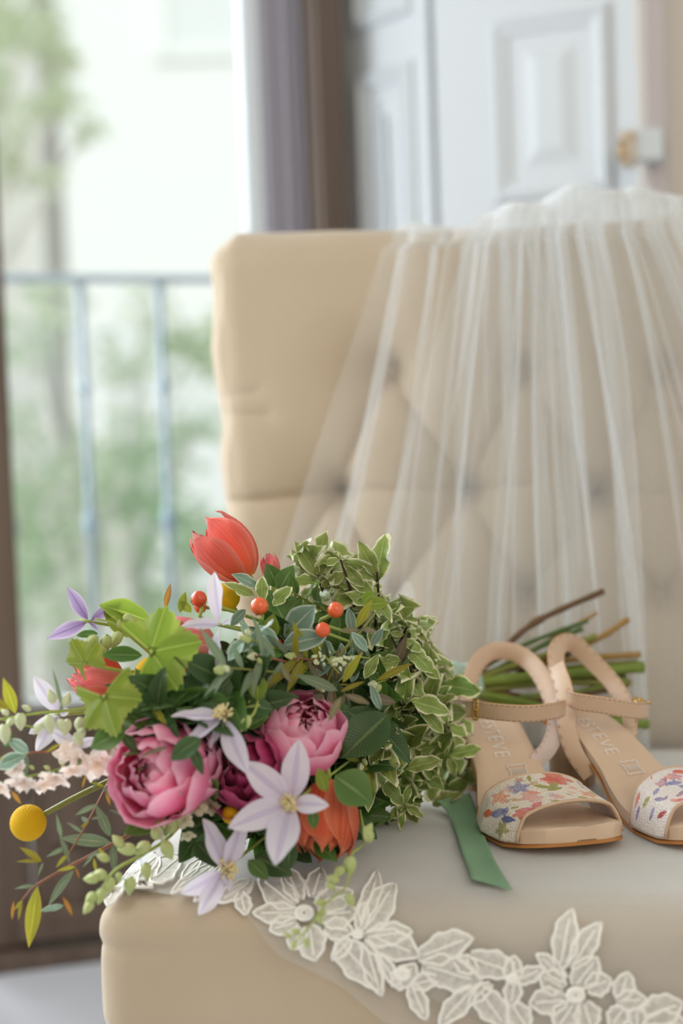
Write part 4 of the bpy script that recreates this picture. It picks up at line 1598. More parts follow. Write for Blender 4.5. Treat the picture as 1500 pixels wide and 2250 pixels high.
def lobed_data(name, mat, seed, lobes=5, cup=.12):
    rnd = random.Random(seed)
    nr, na = 9, 100
    vs, uv = [(0, 0, 0)], [(0.5, 0)]
    span = R(132)
    for i in range(1, nr + 1):
        rho = i / nr
        for j in range(na + 1):
            th = -span + 2 * span * j / na
            lob = 0.88 + 0.11 * (1 - abs(math.sin(th * math.pi / R(64)) ) ** 1.6) * 2 - 0.11 + 0 * math.cos(th * 2 * math.pi / R(64))
            ser = 0.035 * ((j % 4) - 1.5) / 1.5
            rr = rho * (lob * (1 - .16 * abs(th) / span) * (rho ** .5) + (1 - rho ** .5) * .8) + (ser if i == nr else 0)
            zz_ = 0.035 * rho * math.cos(th * 2 * math.pi / R(64)) - cup * 1.6 * rho * rho * (0.6 + .4 * math.cos(2 * th + seed)) + 0.03 * rho * rho * math.sin(5 * th + seed)
            vs.append((rr * math.sin(th), rr * math.cos(th), zz_))
            uv.append((0.5 + 0.5 * math.sin(th * math.pi / R(64)) * min(1, rho * 1.4), rho))
    fs = [(0, 1 + j + 1, 1 + j) for j in range(na)]
    fs += [f[::-1] for f in grid_faces(nr, na + 1, 1)]
    return mesh_data(name, vs, fs, mat, uv)


LV = [leaf_data('variegated_leaf', ML_VAR, .44 + .06 * (i % 3), .52, .68, .10 + .12 * (i % 3), .10 + .1 * (i % 2), .24, 10 + i, i, 13, 7, twist=.25 * (i - 2.5)) for i in range(6)]
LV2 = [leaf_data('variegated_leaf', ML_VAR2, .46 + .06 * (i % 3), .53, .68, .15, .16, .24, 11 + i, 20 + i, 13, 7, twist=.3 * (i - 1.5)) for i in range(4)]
LD_ = [leaf_data('leaf', ML_DARK, .50, .45, .8, .1 + .1 * i, .12, .05, 8, 40 + i) for i in range(3)]
LM = [leaf_data('leaf', ML_MID, .48, .45, .85, .1 + .1 * i, .12, .06, 8, 50 + i) for i in range(3)]
LL = [leaf_data('leaf', ML_LIME, .46, .48, .85, .1 + .1 * i, .14, .06, 8, 60 + i) for i in range(3)]
LE = [leaf_data('narrow_leaf', ML_EUC, .20, .42, 1.0, .10 + .15 * i, .10, .05, 6, 70 + i) for i in range(4)]
LO = [leaf_data('narrow_leaf', ML_OLIVE, .22, .45, 1.0, .1 + .12 * i, .14, .05, 6, 80 + i) for i in range(3)]
LB = [leaf_data('narrow_leaf', ML_BROWN, .26, .5, .9, .12, .10, .05, 6, 90 + i) for i in range(2)]
LR = [leaf_data('narrow_leaf', ML_RUST, .24, .5, 1.0, .12, .12, .08, 6, 95 + i) for i in range(2)]
LS = [leaf_data('silvery_leaf', ML_BLUE, .50, .5, .8, .12 + .1 * i, .12, .10, 8, 100 + i) for i in range(3)]
LOB = [lobed_data('lobed_leaf', ML_LIME, 1), lobed_data('lobed_leaf', ML_LIME, 4, cup=.2), lobed_data('lobed_leaf', ML_MID, 7)]

HC = P(560, 1575, 1.0)                                   # middle of the flower head
BIND = P(1000, 1500, 1.165)                              # where the ribbon ties the stems
bouquet = empty('bridal_bouquet', (HC.x, HC.y, SEATZ))
tag(bouquet, 'loose bouquet of peonies, coral tulips, clematis and variegated foliage lying on the seat', 'bouquet')
AX = (BIND - HC).normalized()


def dsurf(px, py):
    dc = .93 + (px - 300) * (.20 / 700)
    rho2 = ((px - 590) / 470) ** 2 + ((py - 1580) / 350) ** 2
    return dc - .13 * math.sqrt(max(0, 1 - rho2))


TOCAM = lambda p: (CAM - Vector(p)).normalized()
rb = random.Random(77)


def rv():
    return Vector((rb.gauss(0, 1), rb.gauss(0, 1), rb.gauss(0, 1))).normalized()


def above(p, clear=0.004):
    """keeps a point clear of the chair's seat"""
    x, y, z = to_ch(p)
    if abs(x) < CW / 2 + .01 and y > -0.01 and z < SEATZ + clear:
        p = Vector((p[0], p[1], SEATZ + clear))
    return p


def stem(name, pts, r0, r1, mat, n=14, seg=7, parent=None):
    pts = [above(q, 0.006) for q in spline(pts, n)]
    b = MB()
    b.tube(pts, [lerp(r0, r1, i / (n - 1)) for i in range(n)], seg)
    return b.build(name, mat, parent or bouquet), pts


def put_leaf(parent, me, p, d, nrm, L, name=None):
    return inst(name or me.name.split('.')[0], me, parent, frame(p, d, nrm, L))


def leaf_px(parent, me, a, c, da, dc, wide=1.0, roll=0.0, nrm=None):
    """a leaf from pixel a to pixel c at the given depths, face turned to the room"""
    p, q = P(a[0], a[1], da), P(c[0], c[1], dc)
    d = q - p
    nn = nrm or (TOCAM(p) + Vector((0, 0, .35)))
    nn = Matrix.Rotation(roll, 3, d.normalized()) @ nn
    L = d.length
    return inst(me.name.split('.')[0], me, parent, frame(p, d, nn, L, L * wide, L))


# --- variegated sprigs (tips as the photo shows them)
TIPS = [(660, 1196), (716, 1232), (775, 1232), (828, 1258), (690, 1300), (756, 1300), (832, 1322), (884, 1378), (905, 1384), (938, 1440), (968, 1500), (905, 1478), (842, 1422), (982, 1545),
        (992, 1600), (950, 1566), (890, 1548), (1048, 1655), (1046, 1700), (1008, 1730), (962, 1668), (905, 1640), (842, 1640), (816, 1690), (842, 1722), (893, 1765), (962, 1766), (1012, 1782), (880, 1802), (930, 1712)]
nvar = 0
for i, (px, py) in enumerate(TIPS):
    d = dsurf(px, py)
    if py < 1330:
        d = 0.985 + 0.02 * (i % 3)
    tip = above(P(px, py, d), 0.012)
    inner = HC.lerp(BIND, 0.55) + AX * 0.0
    base = tip.lerp(inner, 0.55) + rv() * 0.008
    low = base.lerp(BIND, 0.6)
    sp, pts = stem('variegated_sprig', [low, base, base.lerp(tip, .6) + rv() * .004, tip], 0.0016, 0.0007, MS_DARK, 16, 6)
    nleaf = 9
    upper = py < 1450
    for kx in range(nleaf):
        t = lerp(.42, 1.0, kx / (nleaf - 1))
        ii = min(len(pts) - 2, int(t * (len(pts) - 1)))
        p = pts[ii]
        tg = (pts[ii + 1] - pts[ii]).normalized()
        out = rv()
        out = (out - tg * out.dot(tg)).normalized()
        out = (out + TOCAM(p) * .45).normalized()
        dirv = (tg * rb.uniform(.25, .9) + out * rb.uniform(.7, 1.0) + Vector((0, 0, .12))).normalized()
        nrm = (TOCAM(p) * .9 + Vector((0, 0, .7)) + tg * .4 + rv() * .75)
        L = rb.uniform(.017, .037) * (1.1 if upper else 1.0)
        if above(p + dirv * L, 0.003) != p + dirv * L:
            dirv.z = abs(dirv.z)
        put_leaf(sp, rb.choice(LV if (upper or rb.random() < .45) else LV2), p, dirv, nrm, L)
        nvar += 1

# large variegated leaves picked out by the photo
sp, pts = stem('variegated_sprig', [P(900, 1560, 1.05), P(915, 1500, 1.02), P(880, 1440, 1.0), P(860, 1400, 1.0)], .0016, .0008, MS_DARK)
for a, c, w in (((890, 1420), (958, 1478), 1.0), ((905, 1440), (968, 1492), .9), ((880, 1452), (800, 1462), 1.0), ((900, 1540), (988, 1560), 1.0), ((918, 1545), (975, 1612), .9), ((985, 1660), (1058, 1640), 1.0), ((980, 1658), (972, 1592), 1.0),
                ((890, 1690), (968, 1668), 1.1), ((985, 1660), (1000, 1705), 1.0), ((1040, 1660), (1008, 1708), 1.0), ((950, 1770), (1010, 1738), 1.0), ((830, 1440), (800, 1490), 1.1), ((893, 1770), (848, 1800), 1.0), ((890, 1772), (930, 1792), 1.0),
                ((885, 1775), (880, 1824), .9), ((888, 1765), (900, 1725), 1.0)):
    d = dsurf(*a) - .012
    leaf_px(sp, rb.choice(LV), a, c, d, d - .004, w)
# crown of sprigs at the top: dark twigs and airy toothed leaves
for tw, lv in ((((722, 1330, 1.0), (706, 1290, .99), (697, 1262, .985)), [((700, 1268), (648, 1190)), ((698, 1265), (740, 1208)), ((700, 1272), (628, 1236)), ((702, 1282), (636, 1272)), ((700, 1268), (716, 1222)), ((704, 1276), (770, 1284)), ((706, 1290), (760, 1256)), ((706, 1296), (650, 1312))]),
               (((778, 1330, 1.0), (768, 1290, .985), (748, 1230, .98)), [((748, 1232), (690, 1240)), ((750, 1232), (838, 1272)), ((752, 1238), (826, 1225)), ((752, 1240), (800, 1290)), ((756, 1252), (790, 1262)), ((748, 1230), (700, 1218)), ((762, 1272), (822, 1300)), ((768, 1294), (732, 1276))]),
               (((870, 1440, 1.02), (884, 1400, 1.01), (896, 1372, 1.0)), [((896, 1376), (905, 1348)), ((895, 1378), (872, 1362)), ((893, 1384), (926, 1400)), ((888, 1396), (858, 1390)), ((884, 1404), (930, 1432))])):
    sp, pts = stem('variegated_sprig', [P(*q) for q in tw], .0015, .0007, MS_DARK)
    for i, (a, c) in enumerate(lv):
        d = 0.985 if a[0] < 850 else 1.0
        leaf_px(sp, LV[i % 6], a, c, d, d - .004 + .006 * (i % 3), 1.0, rb.uniform(-.4, .4))

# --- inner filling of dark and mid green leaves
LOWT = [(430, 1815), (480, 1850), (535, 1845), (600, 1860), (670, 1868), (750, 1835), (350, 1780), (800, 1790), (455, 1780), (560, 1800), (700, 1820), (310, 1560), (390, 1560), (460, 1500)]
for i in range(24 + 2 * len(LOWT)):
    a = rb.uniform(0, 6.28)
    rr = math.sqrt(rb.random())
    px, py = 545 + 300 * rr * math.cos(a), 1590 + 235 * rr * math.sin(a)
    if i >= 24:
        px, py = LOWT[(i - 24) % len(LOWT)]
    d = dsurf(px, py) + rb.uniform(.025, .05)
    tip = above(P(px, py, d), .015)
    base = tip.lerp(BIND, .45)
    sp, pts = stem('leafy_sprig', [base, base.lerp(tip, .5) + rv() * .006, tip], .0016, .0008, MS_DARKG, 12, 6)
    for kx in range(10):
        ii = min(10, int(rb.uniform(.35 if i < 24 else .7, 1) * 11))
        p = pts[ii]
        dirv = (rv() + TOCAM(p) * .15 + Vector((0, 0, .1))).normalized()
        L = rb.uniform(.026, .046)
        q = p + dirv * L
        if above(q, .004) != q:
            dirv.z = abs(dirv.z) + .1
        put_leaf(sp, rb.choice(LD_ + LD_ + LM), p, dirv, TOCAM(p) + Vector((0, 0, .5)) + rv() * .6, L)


def leaves(stem_px, r, mat, items, name='leafy_sprig', r1=None, n=16):
    """a sprig drawn through (px, py, depth) points with listed leaves: (mesh, base px, tip px, base depth, tip depth, width, roll)"""
    sp, pts = stem(name, [P(*q) for q in stem_px], r, r1 or r * .5, mat, n)
    for it in items:
        me, a, c, da, dc = it[:5]
        leaf_px(sp, me, a, c, da, dc, it[5] if len(it) > 5 else 1.0, it[6] if len(it) > 6 else 0.0)
    return sp


# mid bouquet leaves seen one by one
leaves([(560, 1500, .99), (600, 1420, .95), (640, 1380, .93)], .0012, MS_GREEN, [
    (LS[0], (625, 1400), (690, 1330), .935, .93, 1.3), (LS[1], (620, 1420), (712, 1392), .925, .92, 1.1), (LS[2], (540, 1340), (505, 1372), .95, .945, 1.1), (LS[0], (545, 1450), (560, 1385), .93, .925, .7),
    (LM[0], (600, 1415), (572, 1362), .93, .92, 1.2), (LL[0], (590, 1410), (600, 1350), .925, .92, 1.3), (LS[1], (560, 1480), (478, 1500), .92, .91, .8), (LM[1], (610, 1290), (588, 1240), .975, .97, 1.5),
    (LM[2], (612, 1300), (640, 1244), .972, .968, 1.5), (LS[2], (565, 1290), (520, 1260), .96, .95, .9), (LV[0], (560, 1310), (495, 1280), .955, .95, 1.0), (LV[2], (575, 1320), (575, 1272), .955, .95, 1.1), (LV[1], (600, 1330), (634, 1290), .95, .945, 1.2)])
leaves([(700, 1540, .96), (740, 1450, .93), (790, 1390, .93), (830, 1340, .95)], .0013, MS_OLIVE, [
    (LO[0], (782, 1380), (816, 1318), .935, .93, 1.3), (LL[1], (800, 1330), (850, 1322), .96, .955, 1.4), (LL[2], (795, 1325), (818, 1302), .965, .96, 1.6), (LS[0], (775, 1392), (766, 1336), .935, .93, .8), (LS[1], (808, 1432), (776, 1390), .925, .92, .8),
    (LB[0], (790, 1384), (748, 1384), .93, .92, 1.0), (LB[1], (792, 1382), (826, 1386), .93, .92, 1.0), (LS[2], (816, 1420), (838, 1382), .935, .93, .9), (LO[1], (752, 1500), (790, 1436), .915, .905, 1.1), (LO[2], (748, 1520), (796, 1494), .905, .9, .9),
    (LO[0], (826, 1496), (905, 1456), .94, .935, .9), (LB[0], (750, 1530), (722, 1582), .90, .89, 1.1), (LB[1], (756, 1526), (812, 1544), .90, .895, 1.1), (LE[0], (742, 1518), (646, 1478), .905, .905, 1.2), (LB[0], (870, 1544), (812, 1530), .94, .935, 1.5), (LS[0], (835, 1560), (815, 1505), .92, .92, .7)],)
leaves([(640, 1540, .95), (600, 1520, .92), (560, 1525, .90), (545, 1545, .89)], .0012, MS_GREEN, [
    (LL[0], (566, 1540), (566, 1476), .90, .895, 1.35, .2), (LD_[0], (640, 1480), (700, 1500), .93, .92), (LD_[1], (620, 1500), (580, 1440), .93, .92), (LD_[2], (520, 1560), (470, 1522), .91, .90, 1.1), (LD_[0], (600, 1560), (500, 1540), .905, .9, 1.0), (LM[0], (540, 1600), (590, 1570), .9, .9),
    (LB[1], (640, 1500), (618, 1464), .91, .91, 1.3), (LB[0], (670, 1450), (640, 1422), .925, .92, 1.4), (LD_[1], (680, 1460), (660, 1400), .935, .93, .8), (LD_[2], (715, 1460), (712, 1408), .93, .93, .7)])
leaves([(820, 1640, 1.0), (800, 1600, .97), (780, 1570, .95)], .0014, MS_DARKG, [
    (LD_[0], (852, 1570), (752, 1660), .94, .925, 1.4), (LD_[1], (760, 1560), (850, 1620), .945, .94, 1.3), (LM[1], (735, 1705), (822, 1760), .89, .885, 1.9, -.2), (LL[0], (715, 1740), (700, 1688), .875, .875, 1.2), (LM[2], (686, 1778), (690, 1822), .87, .865, 1.3), (LM[0], (640, 1720), (618, 1674), .89, .89, .7),
    (LD_[2], (700, 1650), (790, 1600), .96, .95, 1.2)])
leaves([(420, 1640, .95), (440, 1600, .9), (470, 1560, .885)], .0013, MS_DARKG, [
    (LM[0], (275, 1605), (196, 1640), .875, .87, 1.5, .2), (LD_[1], (268, 1612), (302, 1652), .875, .87, .9), (LO[1], (320, 1540), (368, 1590), .88, .875, 1.3), (LD_[0], (440, 1622), (374, 1668), .855, .85, 1.2), (LD_[2], (418, 1640), (448, 1700), .855, .85, .8), (LD_[1], (480, 1600), (530, 1545), .89, .88, 1.2),
    (LB[0], (372, 1640), (305, 1660), .85, .85, .6), (LM[2], (285, 1570), (340, 1600), .89, .88, 1.0), (LD_[2], (540, 1620), (500, 1660), .89, .88, .9)])
leaves([(330, 1430, .97), (290, 1390, .95), (250, 1355, .94)], .0012, MS_LIME, [
    (LL[0], (330, 1366), (222, 1324), .955, .945, 1.15, .2), (LL[1], (300, 1400), (226, 1340), .95, .945, 1.0, -.3), (LM[0], (312, 1440), (222, 1436), .925, .92, .9), (LM[1], (215, 1392), (165, 1394), .94, .94, .8), (LL[2], (395, 1346), (406, 1300), .95, .95, .9), (LR[0], (362, 1340), (374, 1282), .96, .96, 1.0), (LL[0], (420, 1345), (395, 1320), .95, .95, 1.3), (LM[2], (440, 1330), (418, 1318), .95, .95, 1.3)], )

# lobed leaves
for me, c, tip, d, s, tilt in ((LOB[0], (332, 1432), (440, 1408), .885, .88, (0.1, 0, .2)), (LOB[1], (228, 1530), (252, 1618), .87, .86, (-.5, 0, .1)), (LOB[1], (186, 1458), (152, 1406), .90, .90, (-1.1, 0, .3)), (LOB[2], (290, 1540), (340, 1520), .90, .90, (0, 0, .6))):
    p, q = P(*c, d), P(*tip, s)
    L = (q - p).length
    sp, pts = stem('lobed_leaf_stalk', [p.lerp(BIND, .4), p.lerp(BIND, .12) + Vector((0, 0, -.004)), p], .0014, .0011, MS_LIME, 10)
    inst('lobed_leaf', me, sp, frame(p, q - p, TOCAM(p) + Vector(tilt), L * 1.0))


# --- flowers
def cup_petal(R0, th_tip, waz, rnd, ruffle=.06, cup=.10, flare=0.0, asp=1.0, point=False, nt=10, ns=8, base=.95):
    ph = [rnd.uniform(0, 6.28) for _ in range(4)]
    vs, uv = [], []
    for i in range(nt + 1):
        t = i / nt
        for j in range(ns + 1):
            s = -1 + 2 * j / ns
            th0 = math.pi * base
            rim = 1 - .13 * s * s - .05 * (1 + math.sin(3.2 * s + ph[0])) * (1 if not point else .2)
            th = th0 - (th0 - th_tip) * t * rim
            prof = .38 + .62 * math.sin(math.pi * (.12 + .55 * t)) if not point else max(.02, (.5 + .5 * math.sin(math.pi * (.1 + .5 * t))) * (1 - t ** 5) ** .7)
            az = waz * s * prof
            r = R0 * (1 + .035 * s - cup * s * s * t + flare * t ** 3 + ruffle * t ** 3 * (math.sin(5 * s + ph[1]) * .6 + .5 * math.sin(9 * s + ph[2])))
            vs.append((r * math.sin(th) * math.cos(az), r * math.sin(th) * math.sin(az), r * math.cos(th) * asp))
            uv.append((.5 + .5 * s, t))
    return vs, grid_faces(nt + 1, ns + 1), uv


def axis_frame(c, ax, spin=0.0):
    z = Vector(ax).normalized()
    x = z.cross(Vector((.31, .2, .9))).normalized()
    y = z.cross(x)
    M = Matrix(((x.x, y.x, z.x, c[0]), (x.y, y.y, z.y, c[1]), (x.z, y.z, z.z, c[2]), (0, 0, 0, 1)))
    return M @ Matrix.Rotation(spin, 4, 'Z')


def flower_stem(c, ax, L=.03, r=.0016, mat=None):
    s0 = Vector(c) - Vector(ax).normalized() * L
    return [s0.lerp(BIND, .35), s0, Vector(c)]


def peony(c, ax, R0, mat, layers, seed, label):
    """layers: (petals, radius share, tip polar angle, azimuth half width, ruffle, flare)"""
    rnd = random.Random(seed)
    ax = Vector(ax).normalized()
    fl, _ = stem('peony', flower_stem(Vector(c) - ax * R0 * .9, ax), .0022, .0022, MS_GREEN, 8)
    fl['label'] = label
    for (n, rs, tip, waz, ruf, fla) in layers:
        off = rnd.uniform(0, 6.28)
        for i in range(n):
            v, f, u = cup_petal(R0 * rs * rnd.uniform(.96, 1.04), tip * rnd.uniform(.85, 1.15), waz * rnd.uniform(.9, 1.1), rnd, ruf, .12, fla)
            M = axis_frame(c, ax, off + 2 * math.pi * i / n + rnd.uniform(-.15, .15)) @ Matrix.Translation((0, 0, R0 * (1 - rs) * .1))
            mesh('petal', v, f, mat, fl, uv=u, mw=M)
    return fl


LAY_BUD = [(5, .40, .1, .8, .16, 0), (6, .55, .18, .8, .14, 0), (6, .70, .30, .75, .12, .02), (6, .84, .42, .72, .09, .03), (5, .95, .62, .78, .07, .05), (5, 1.03, .95, .75, .06, .08)]
LAY_OPEN = [(5, .36, .15, .9, .22, .05), (5, .55, .28, .9, .18, .05), (6, .74, .5, .82, .14, .07), (6, .90, .8, .82, .10, .09), (5, 1.04, 1.12, .88, .07, .12)]
peony(P(662, 1614, .915), (.22, -.62, .75), .0268, MP_PEONY, LAY_BUD, 3, 'round half-open pink peony with pale petal rims')
peony(P(346, 1696, .880), (-.42, -.75, .30), .0300, MP_PEONY, LAY_OPEN, 4, 'broad open pink peony')
peony(P(405, 1675, .895), (.3, -.75, .5), .0260, MP_PEONY, LAY_BUD, 14, 'pink peony pressed against the broad one')
peony(P(546, 1692, .905), (-.25, -.85, .45), .0285, MP_MAG, LAY_OPEN, 5, 'dark magenta peony')


def tulip(base, ax, L, Rm, n, mats, seed, openness, label, spread=1.0):
    rnd = random.Random(seed)
    ax = Vector(ax).normalized()
    base = Vector(base)
    fl, _ = stem('coral_tulip', flower_stem(base, ax, .02), .0022, .0020, MS_LIME, 8)
    fl['label'] = label
    R0 = L * .5
    for ring, (cnt, sc, op) in enumerate(((n, 1.0, openness), (max(3, n - 2), .86, openness * .75))):
        off = rnd.uniform(0, 6.28)
        for i in range(cnt):
            v, f, u = cup_petal(R0 * sc, max(.12, op * rnd.uniform(.8, 1.25)), 1.02 * spread * rnd.uniform(.9, 1.1), rnd, .04, .06, .25 * op, 1.12, True, 12, 8)
            sx = Rm / R0
            v = [(x * sx, y * sx, z + R0 * 1.1) for x, y, z in v]
            mesh('petal', v, f, mats[(i + ring) % len(mats)], fl, uv=u, mw=axis_frame(base, ax, off + 2 * math.pi * i / cnt + rnd.uniform(-.12, .12)))
    return fl


TL, TRt = -RT, RT
tulip(P(548, 1266, .985), -RT * .62 + UP * .70 + FWD * .12, .046, .0200, 6, [MP_CORAL], 8, .55, 'coral tulip standing highest, seen from its side')
tulip(P(268, 1500, .94), -RT * .85 + UP * .28 - FWD * .25, .032, .0150, 6, [MP_CORALP, MP_CORAL], 9, .55, 'small coral tulip at the bouquet edge')
tulip(P(470, 1430, .945), -RT * .75 + UP * .10 - FWD * .35, .036, .0195, 6, [MP_CORALP], 10, .75, 'pinkish coral tulip behind a lilac clematis')
tulip(P(722, 1716, .925), -RT * .05 - UP * .78 - FWD * .36, .046, .0205, 7, [MP_CORAL2], 11, .55, 'striped orange coral tulip hanging downwards')
tulip(P(600, 1275, 1.0), -RT * .2 + UP * .9, .018, .007, 4, [MP_CORALP], 12, .4, 'pink tulip bud behind the foliage')

CL = [leaf_data('petal', MP_CLEM, .42, .50, .72, .10 + .12 * i, .14, .07, 7, 200 + i, 12, 6) for i in range(3)]
CLB = [leaf_data('petal', MP_CLEMB, .34, .45, .9, -.12 - .1 * i, -.10, .06, 7, 210 + i, 12, 6) for i in range(2)]


def clematis(c, d, tips, label, meshes=None, stam=True, width=1.0, nrm=None, stem_to=None):
    """tips: (px, py, depth) for each petal"""
    p = P(c[0], c[1], d)
    back = (p - CAM).normalized()
    fl, _ = stem('clematis', [p.lerp(BIND, .3) + back * .012, p + back * .012, p + back * .001], .0011, .0011, MS_LIME, 8)
    fl['label'] = label
    for i, t in enumerate(tips):
        q = P(*t)
        nn = (nrm or TOCAM(p)) + rv() * .15
        w = t[3] if len(t) > 3 else 1
        L = (q - p).length
        s = p.lerp(q, .06)
        inst('petal', (meshes or CL)[i % len(meshes or CL)], fl, frame(s, q - p, nn, L, L * width, L))
    if stam:
        rnd = random.Random(int(c[0]))
        b = MB()
        z = (nrm or TOCAM(p)).normalized()
        for i in range(46):
            a = rnd.uniform(0, 6.28)
            e = rnd.uniform(.1, 1.0)
            side = axis_frame((0, 0, 0), z, a).to_3x3() @ Vector((1, 0, 0))
            q = p + side * (.0085 * e) + z * (.0085 * (1 - .55 * e * e))
            b.tube([p + side * .002 * e, p.lerp(q, .6) + z * .001, q], [.0004, .0005, .0007], 5)
        b.build('stamens', M_STAMEN, fl)['kind'] = 'stuff'
    return fl


clematis((640, 1766), .872, [(656, 1636, .868), (546, 1682, .862), (524, 1804, .850), (606, 1884, .838), (706, 1766, .855)], 'lilac white clematis star facing the room', width=1.12)
clematis((492, 1912), .880, [(456, 1806, .872), (540, 1816, .872), (414, 1966, .866), (444, 2004, .862), (508, 1950, .868)], 'lilac clematis resting on the seat edge', width=1.1, nrm=Vector((.75, -.6, .35)))
clematis((495, 1576), .872, [(384, 1566, .866), (396, 1628, .856), (526, 1688, .856), (460, 1640, .868)], 'pale lilac clematis nodding above the broad peony', width=1.0, nrm=Vector((-.4, -.5, .8)))
clematis((486, 1374), .905, [(464, 1262, .915), (404, 1366, .895), (456, 1476, .892), (505, 1360, .90)], 'lilac white clematis under the highest tulip', width=1.0, nrm=Vector((-.7, -.6, .3)), stam=False)
clematis((196, 1366), .945, [(148, 1292, .935), (104, 1400, .935), (258, 1324, .955), (216, 1384, .945)], 'purple backed clematis in front of the window', CLB, False, 1.05)
clematis((132, 1570), .925, [(78, 1492, .92), (84, 1642, .91), (70, 1608, .915), (150, 1560, .915)], 'lilac clematis behind the pale blooms', width=1.0, stam=False)
clematis((170, 1640), .905, [(116, 1608, .90), (204, 1625, .90), (165, 1690, .90), (130, 1660, .90)], 'small white clematis among the blush florets', width=1.2, stam=False)


# craspedia balls: bumps laid out on a golden-angle spiral
def bumpy(R0, n=420, nu=84, nv=52):
    pts = np.array([(math.sqrt(1 - (1 - 2 * (i + .5) / n) ** 2) * math.cos(i * 2.399963), math.sqrt(1 - (1 - 2 * (i + .5) / n) ** 2) * math.sin(i * 2.399963), 1 - 2 * (i + .5) / n) for i in range(n)])
    b = MB().ball((0, 0, 0), 1, nu, nv)
    v = np.array([tuple(q) for q in b.v])
    v /= np.linalg.norm(v, axis=1)[:, None]
    dot = np.clip((v @ pts.T).max(axis=1), -1, 1)
    ang = np.arccos(dot)
    sp_ = math.sqrt(4 * math.pi / n) * .6
    h = np.clip(1 - (ang / sp_) ** 2, -0.4, 1)
    v = v * (R0 * (1 + .06 * h))[:, None]
    return mesh_data('flower_head', [tuple(q) for q in v], b.f, M_YELLOW)


BALL = bumpy(1.0)
for (px, py, d, rpx, st) in ((62, 1808, .93, 38, [(92, 1792, .932), (170, 1750, .94), (262, 1706, .95)]), (336, 1484, .915, 40, [(350, 1475, .93), (420, 1480, .98), (520, 1490, 1.0)]), (496, 1312, .97, 30, [(510, 1330, .98), (540, 1380, 1.0), (600, 1450, 1.03)]),
                            (508, 1790, .90, 20, [(520, 1780, .91), (560, 1740, .95), (640, 1680, 1.0)])):
    sp, _ = stem('button_flower', [P(*q) for q in st], .0019, .0022, MS_OLIVE if px < 100 else MS_LIME, 10)
    r = rpx / FPX * d
    inst('flower_head', BALL, sp, Matrix.Translation(P(px, py, d)) @ Matrix.Scale(r, 4))

# berries
bb = MB()
nb_ = 20
prof = [(-1.0, .0), (-.96, .25), (-.8, .6), (-.45, .9), (0, 1.0), (.45, .9), (.8, .6), (.93, .33), (.985, .12), (1.06, .0)]
vs = []
for (z, r) in prof:
    for kx in range(nb_):
        a = 2 * math.pi * kx / nb_
        vs.append((r * math.cos(a), r * math.sin(a), z))
BERRY = mesh_data('berry', vs, grid_faces(len(prof), nb_, wrap=True), M_BERRY)
SEPAL = leaf_data('sepal', ML_LIME, .7, .4, .8, .2, .15, 0, 6, 300, 6, 4)
for (px, py, d, rpx, ax) in ((570, 1332, .925, 20, -RT * .3 + UP * .9 - FWD * .3), (737, 1340, .93, 18, RT * .5 + UP * .6 - FWD * .6), (709, 1384, .918, 17, UP * .2 - FWD), (437, 1316, .94, 18, -RT * .4 + UP), (440, 1334, .945, 14, -RT + UP * .1),
                            (680, 1395, .93, 10, UP - FWD), (612, 1412, .94, 11, UP * .3 - FWD)):
    p = P(px, py, d)
    r = rpx / FPX * d
    ax = ax.normalized()
    foot = p - ax * r
    sp, _ = stem('berry_stalk', [foot.lerp(BIND, .35), foot - ax * .012 + FWD * .006, foot], .0012, .0013, MS_LIME, 8)
    inst('berry', BERRY, sp, axis_frame(p, ax) @ Matrix.Scale(r, 4))
    for i in range(4):
        M = axis_frame(foot, ax, i * 1.57)
        sd = M.to_3x3() @ Vector((1, 0, 0))
        inst('sepal', SEPAL, sp, frame(foot, sd + ax * .5, ax - sd * .3, r * .95))

# blush larkspur spikes: ruffled florets on stems
def floret_data(mat, seed):
    rnd = random.Random(seed)
    vs, fs, uv = [], [], []
    for ring, (n, L, tilt) in enumerate(((5, 1.0, .35), (4, .65, .9))):
        for i in range(n):
            a = 2 * math.pi * i / n + rnd.uniform(-.2, .2) + ring * .5
            o = len(vs)
            nt, ns = 6, 6
            for q in range(nt + 1):
                t = q / nt
                for j in range(ns + 1):
                    s = -1 + 2 * j / ns
                    w = .42 * L * math.sin(math.pi * min(.86, .12 + .74 * t))
                    rr = L * t * (1 - .12 * s * s)
                    z = tilt * L * t * (1 - .35 * t) + .09 * L * t * t * math.sin(6 * s + a * 3) - .15 * s * s * t
                    x, y = rr, s * w
                    vs.append((x * math.cos(a) - y * math.sin(a), x * math.sin(a) + y * math.cos(a), z))
                    uv.append((.5 + .5 * s, t))
            fs += grid_faces(nt + 1, ns + 1, o)
    return mesh_data('floret', vs, fs, mat, uv)


FL = [floret_data(MP_BLUSH, i) for i in range(3)]


def spike(name, pts_px, r, mat, blooms, buds, budmat):
    sp, _ = stem(name, [P(*q) for q in pts_px], r, r * .6, mat, 18)
    for (px, py, d, rpx, ax) in blooms:
        inst('floret', FL[int(px) % 3], sp, axis_frame(P(px, py, d), ax, px) @ Matrix.Scale(1.25 * rpx / FPX * d, 4))
    for (px, py, d, rpx, tx, ty) in buds:
        bud(sp, px, py, d, rpx, tx, ty, budmat)
    return sp


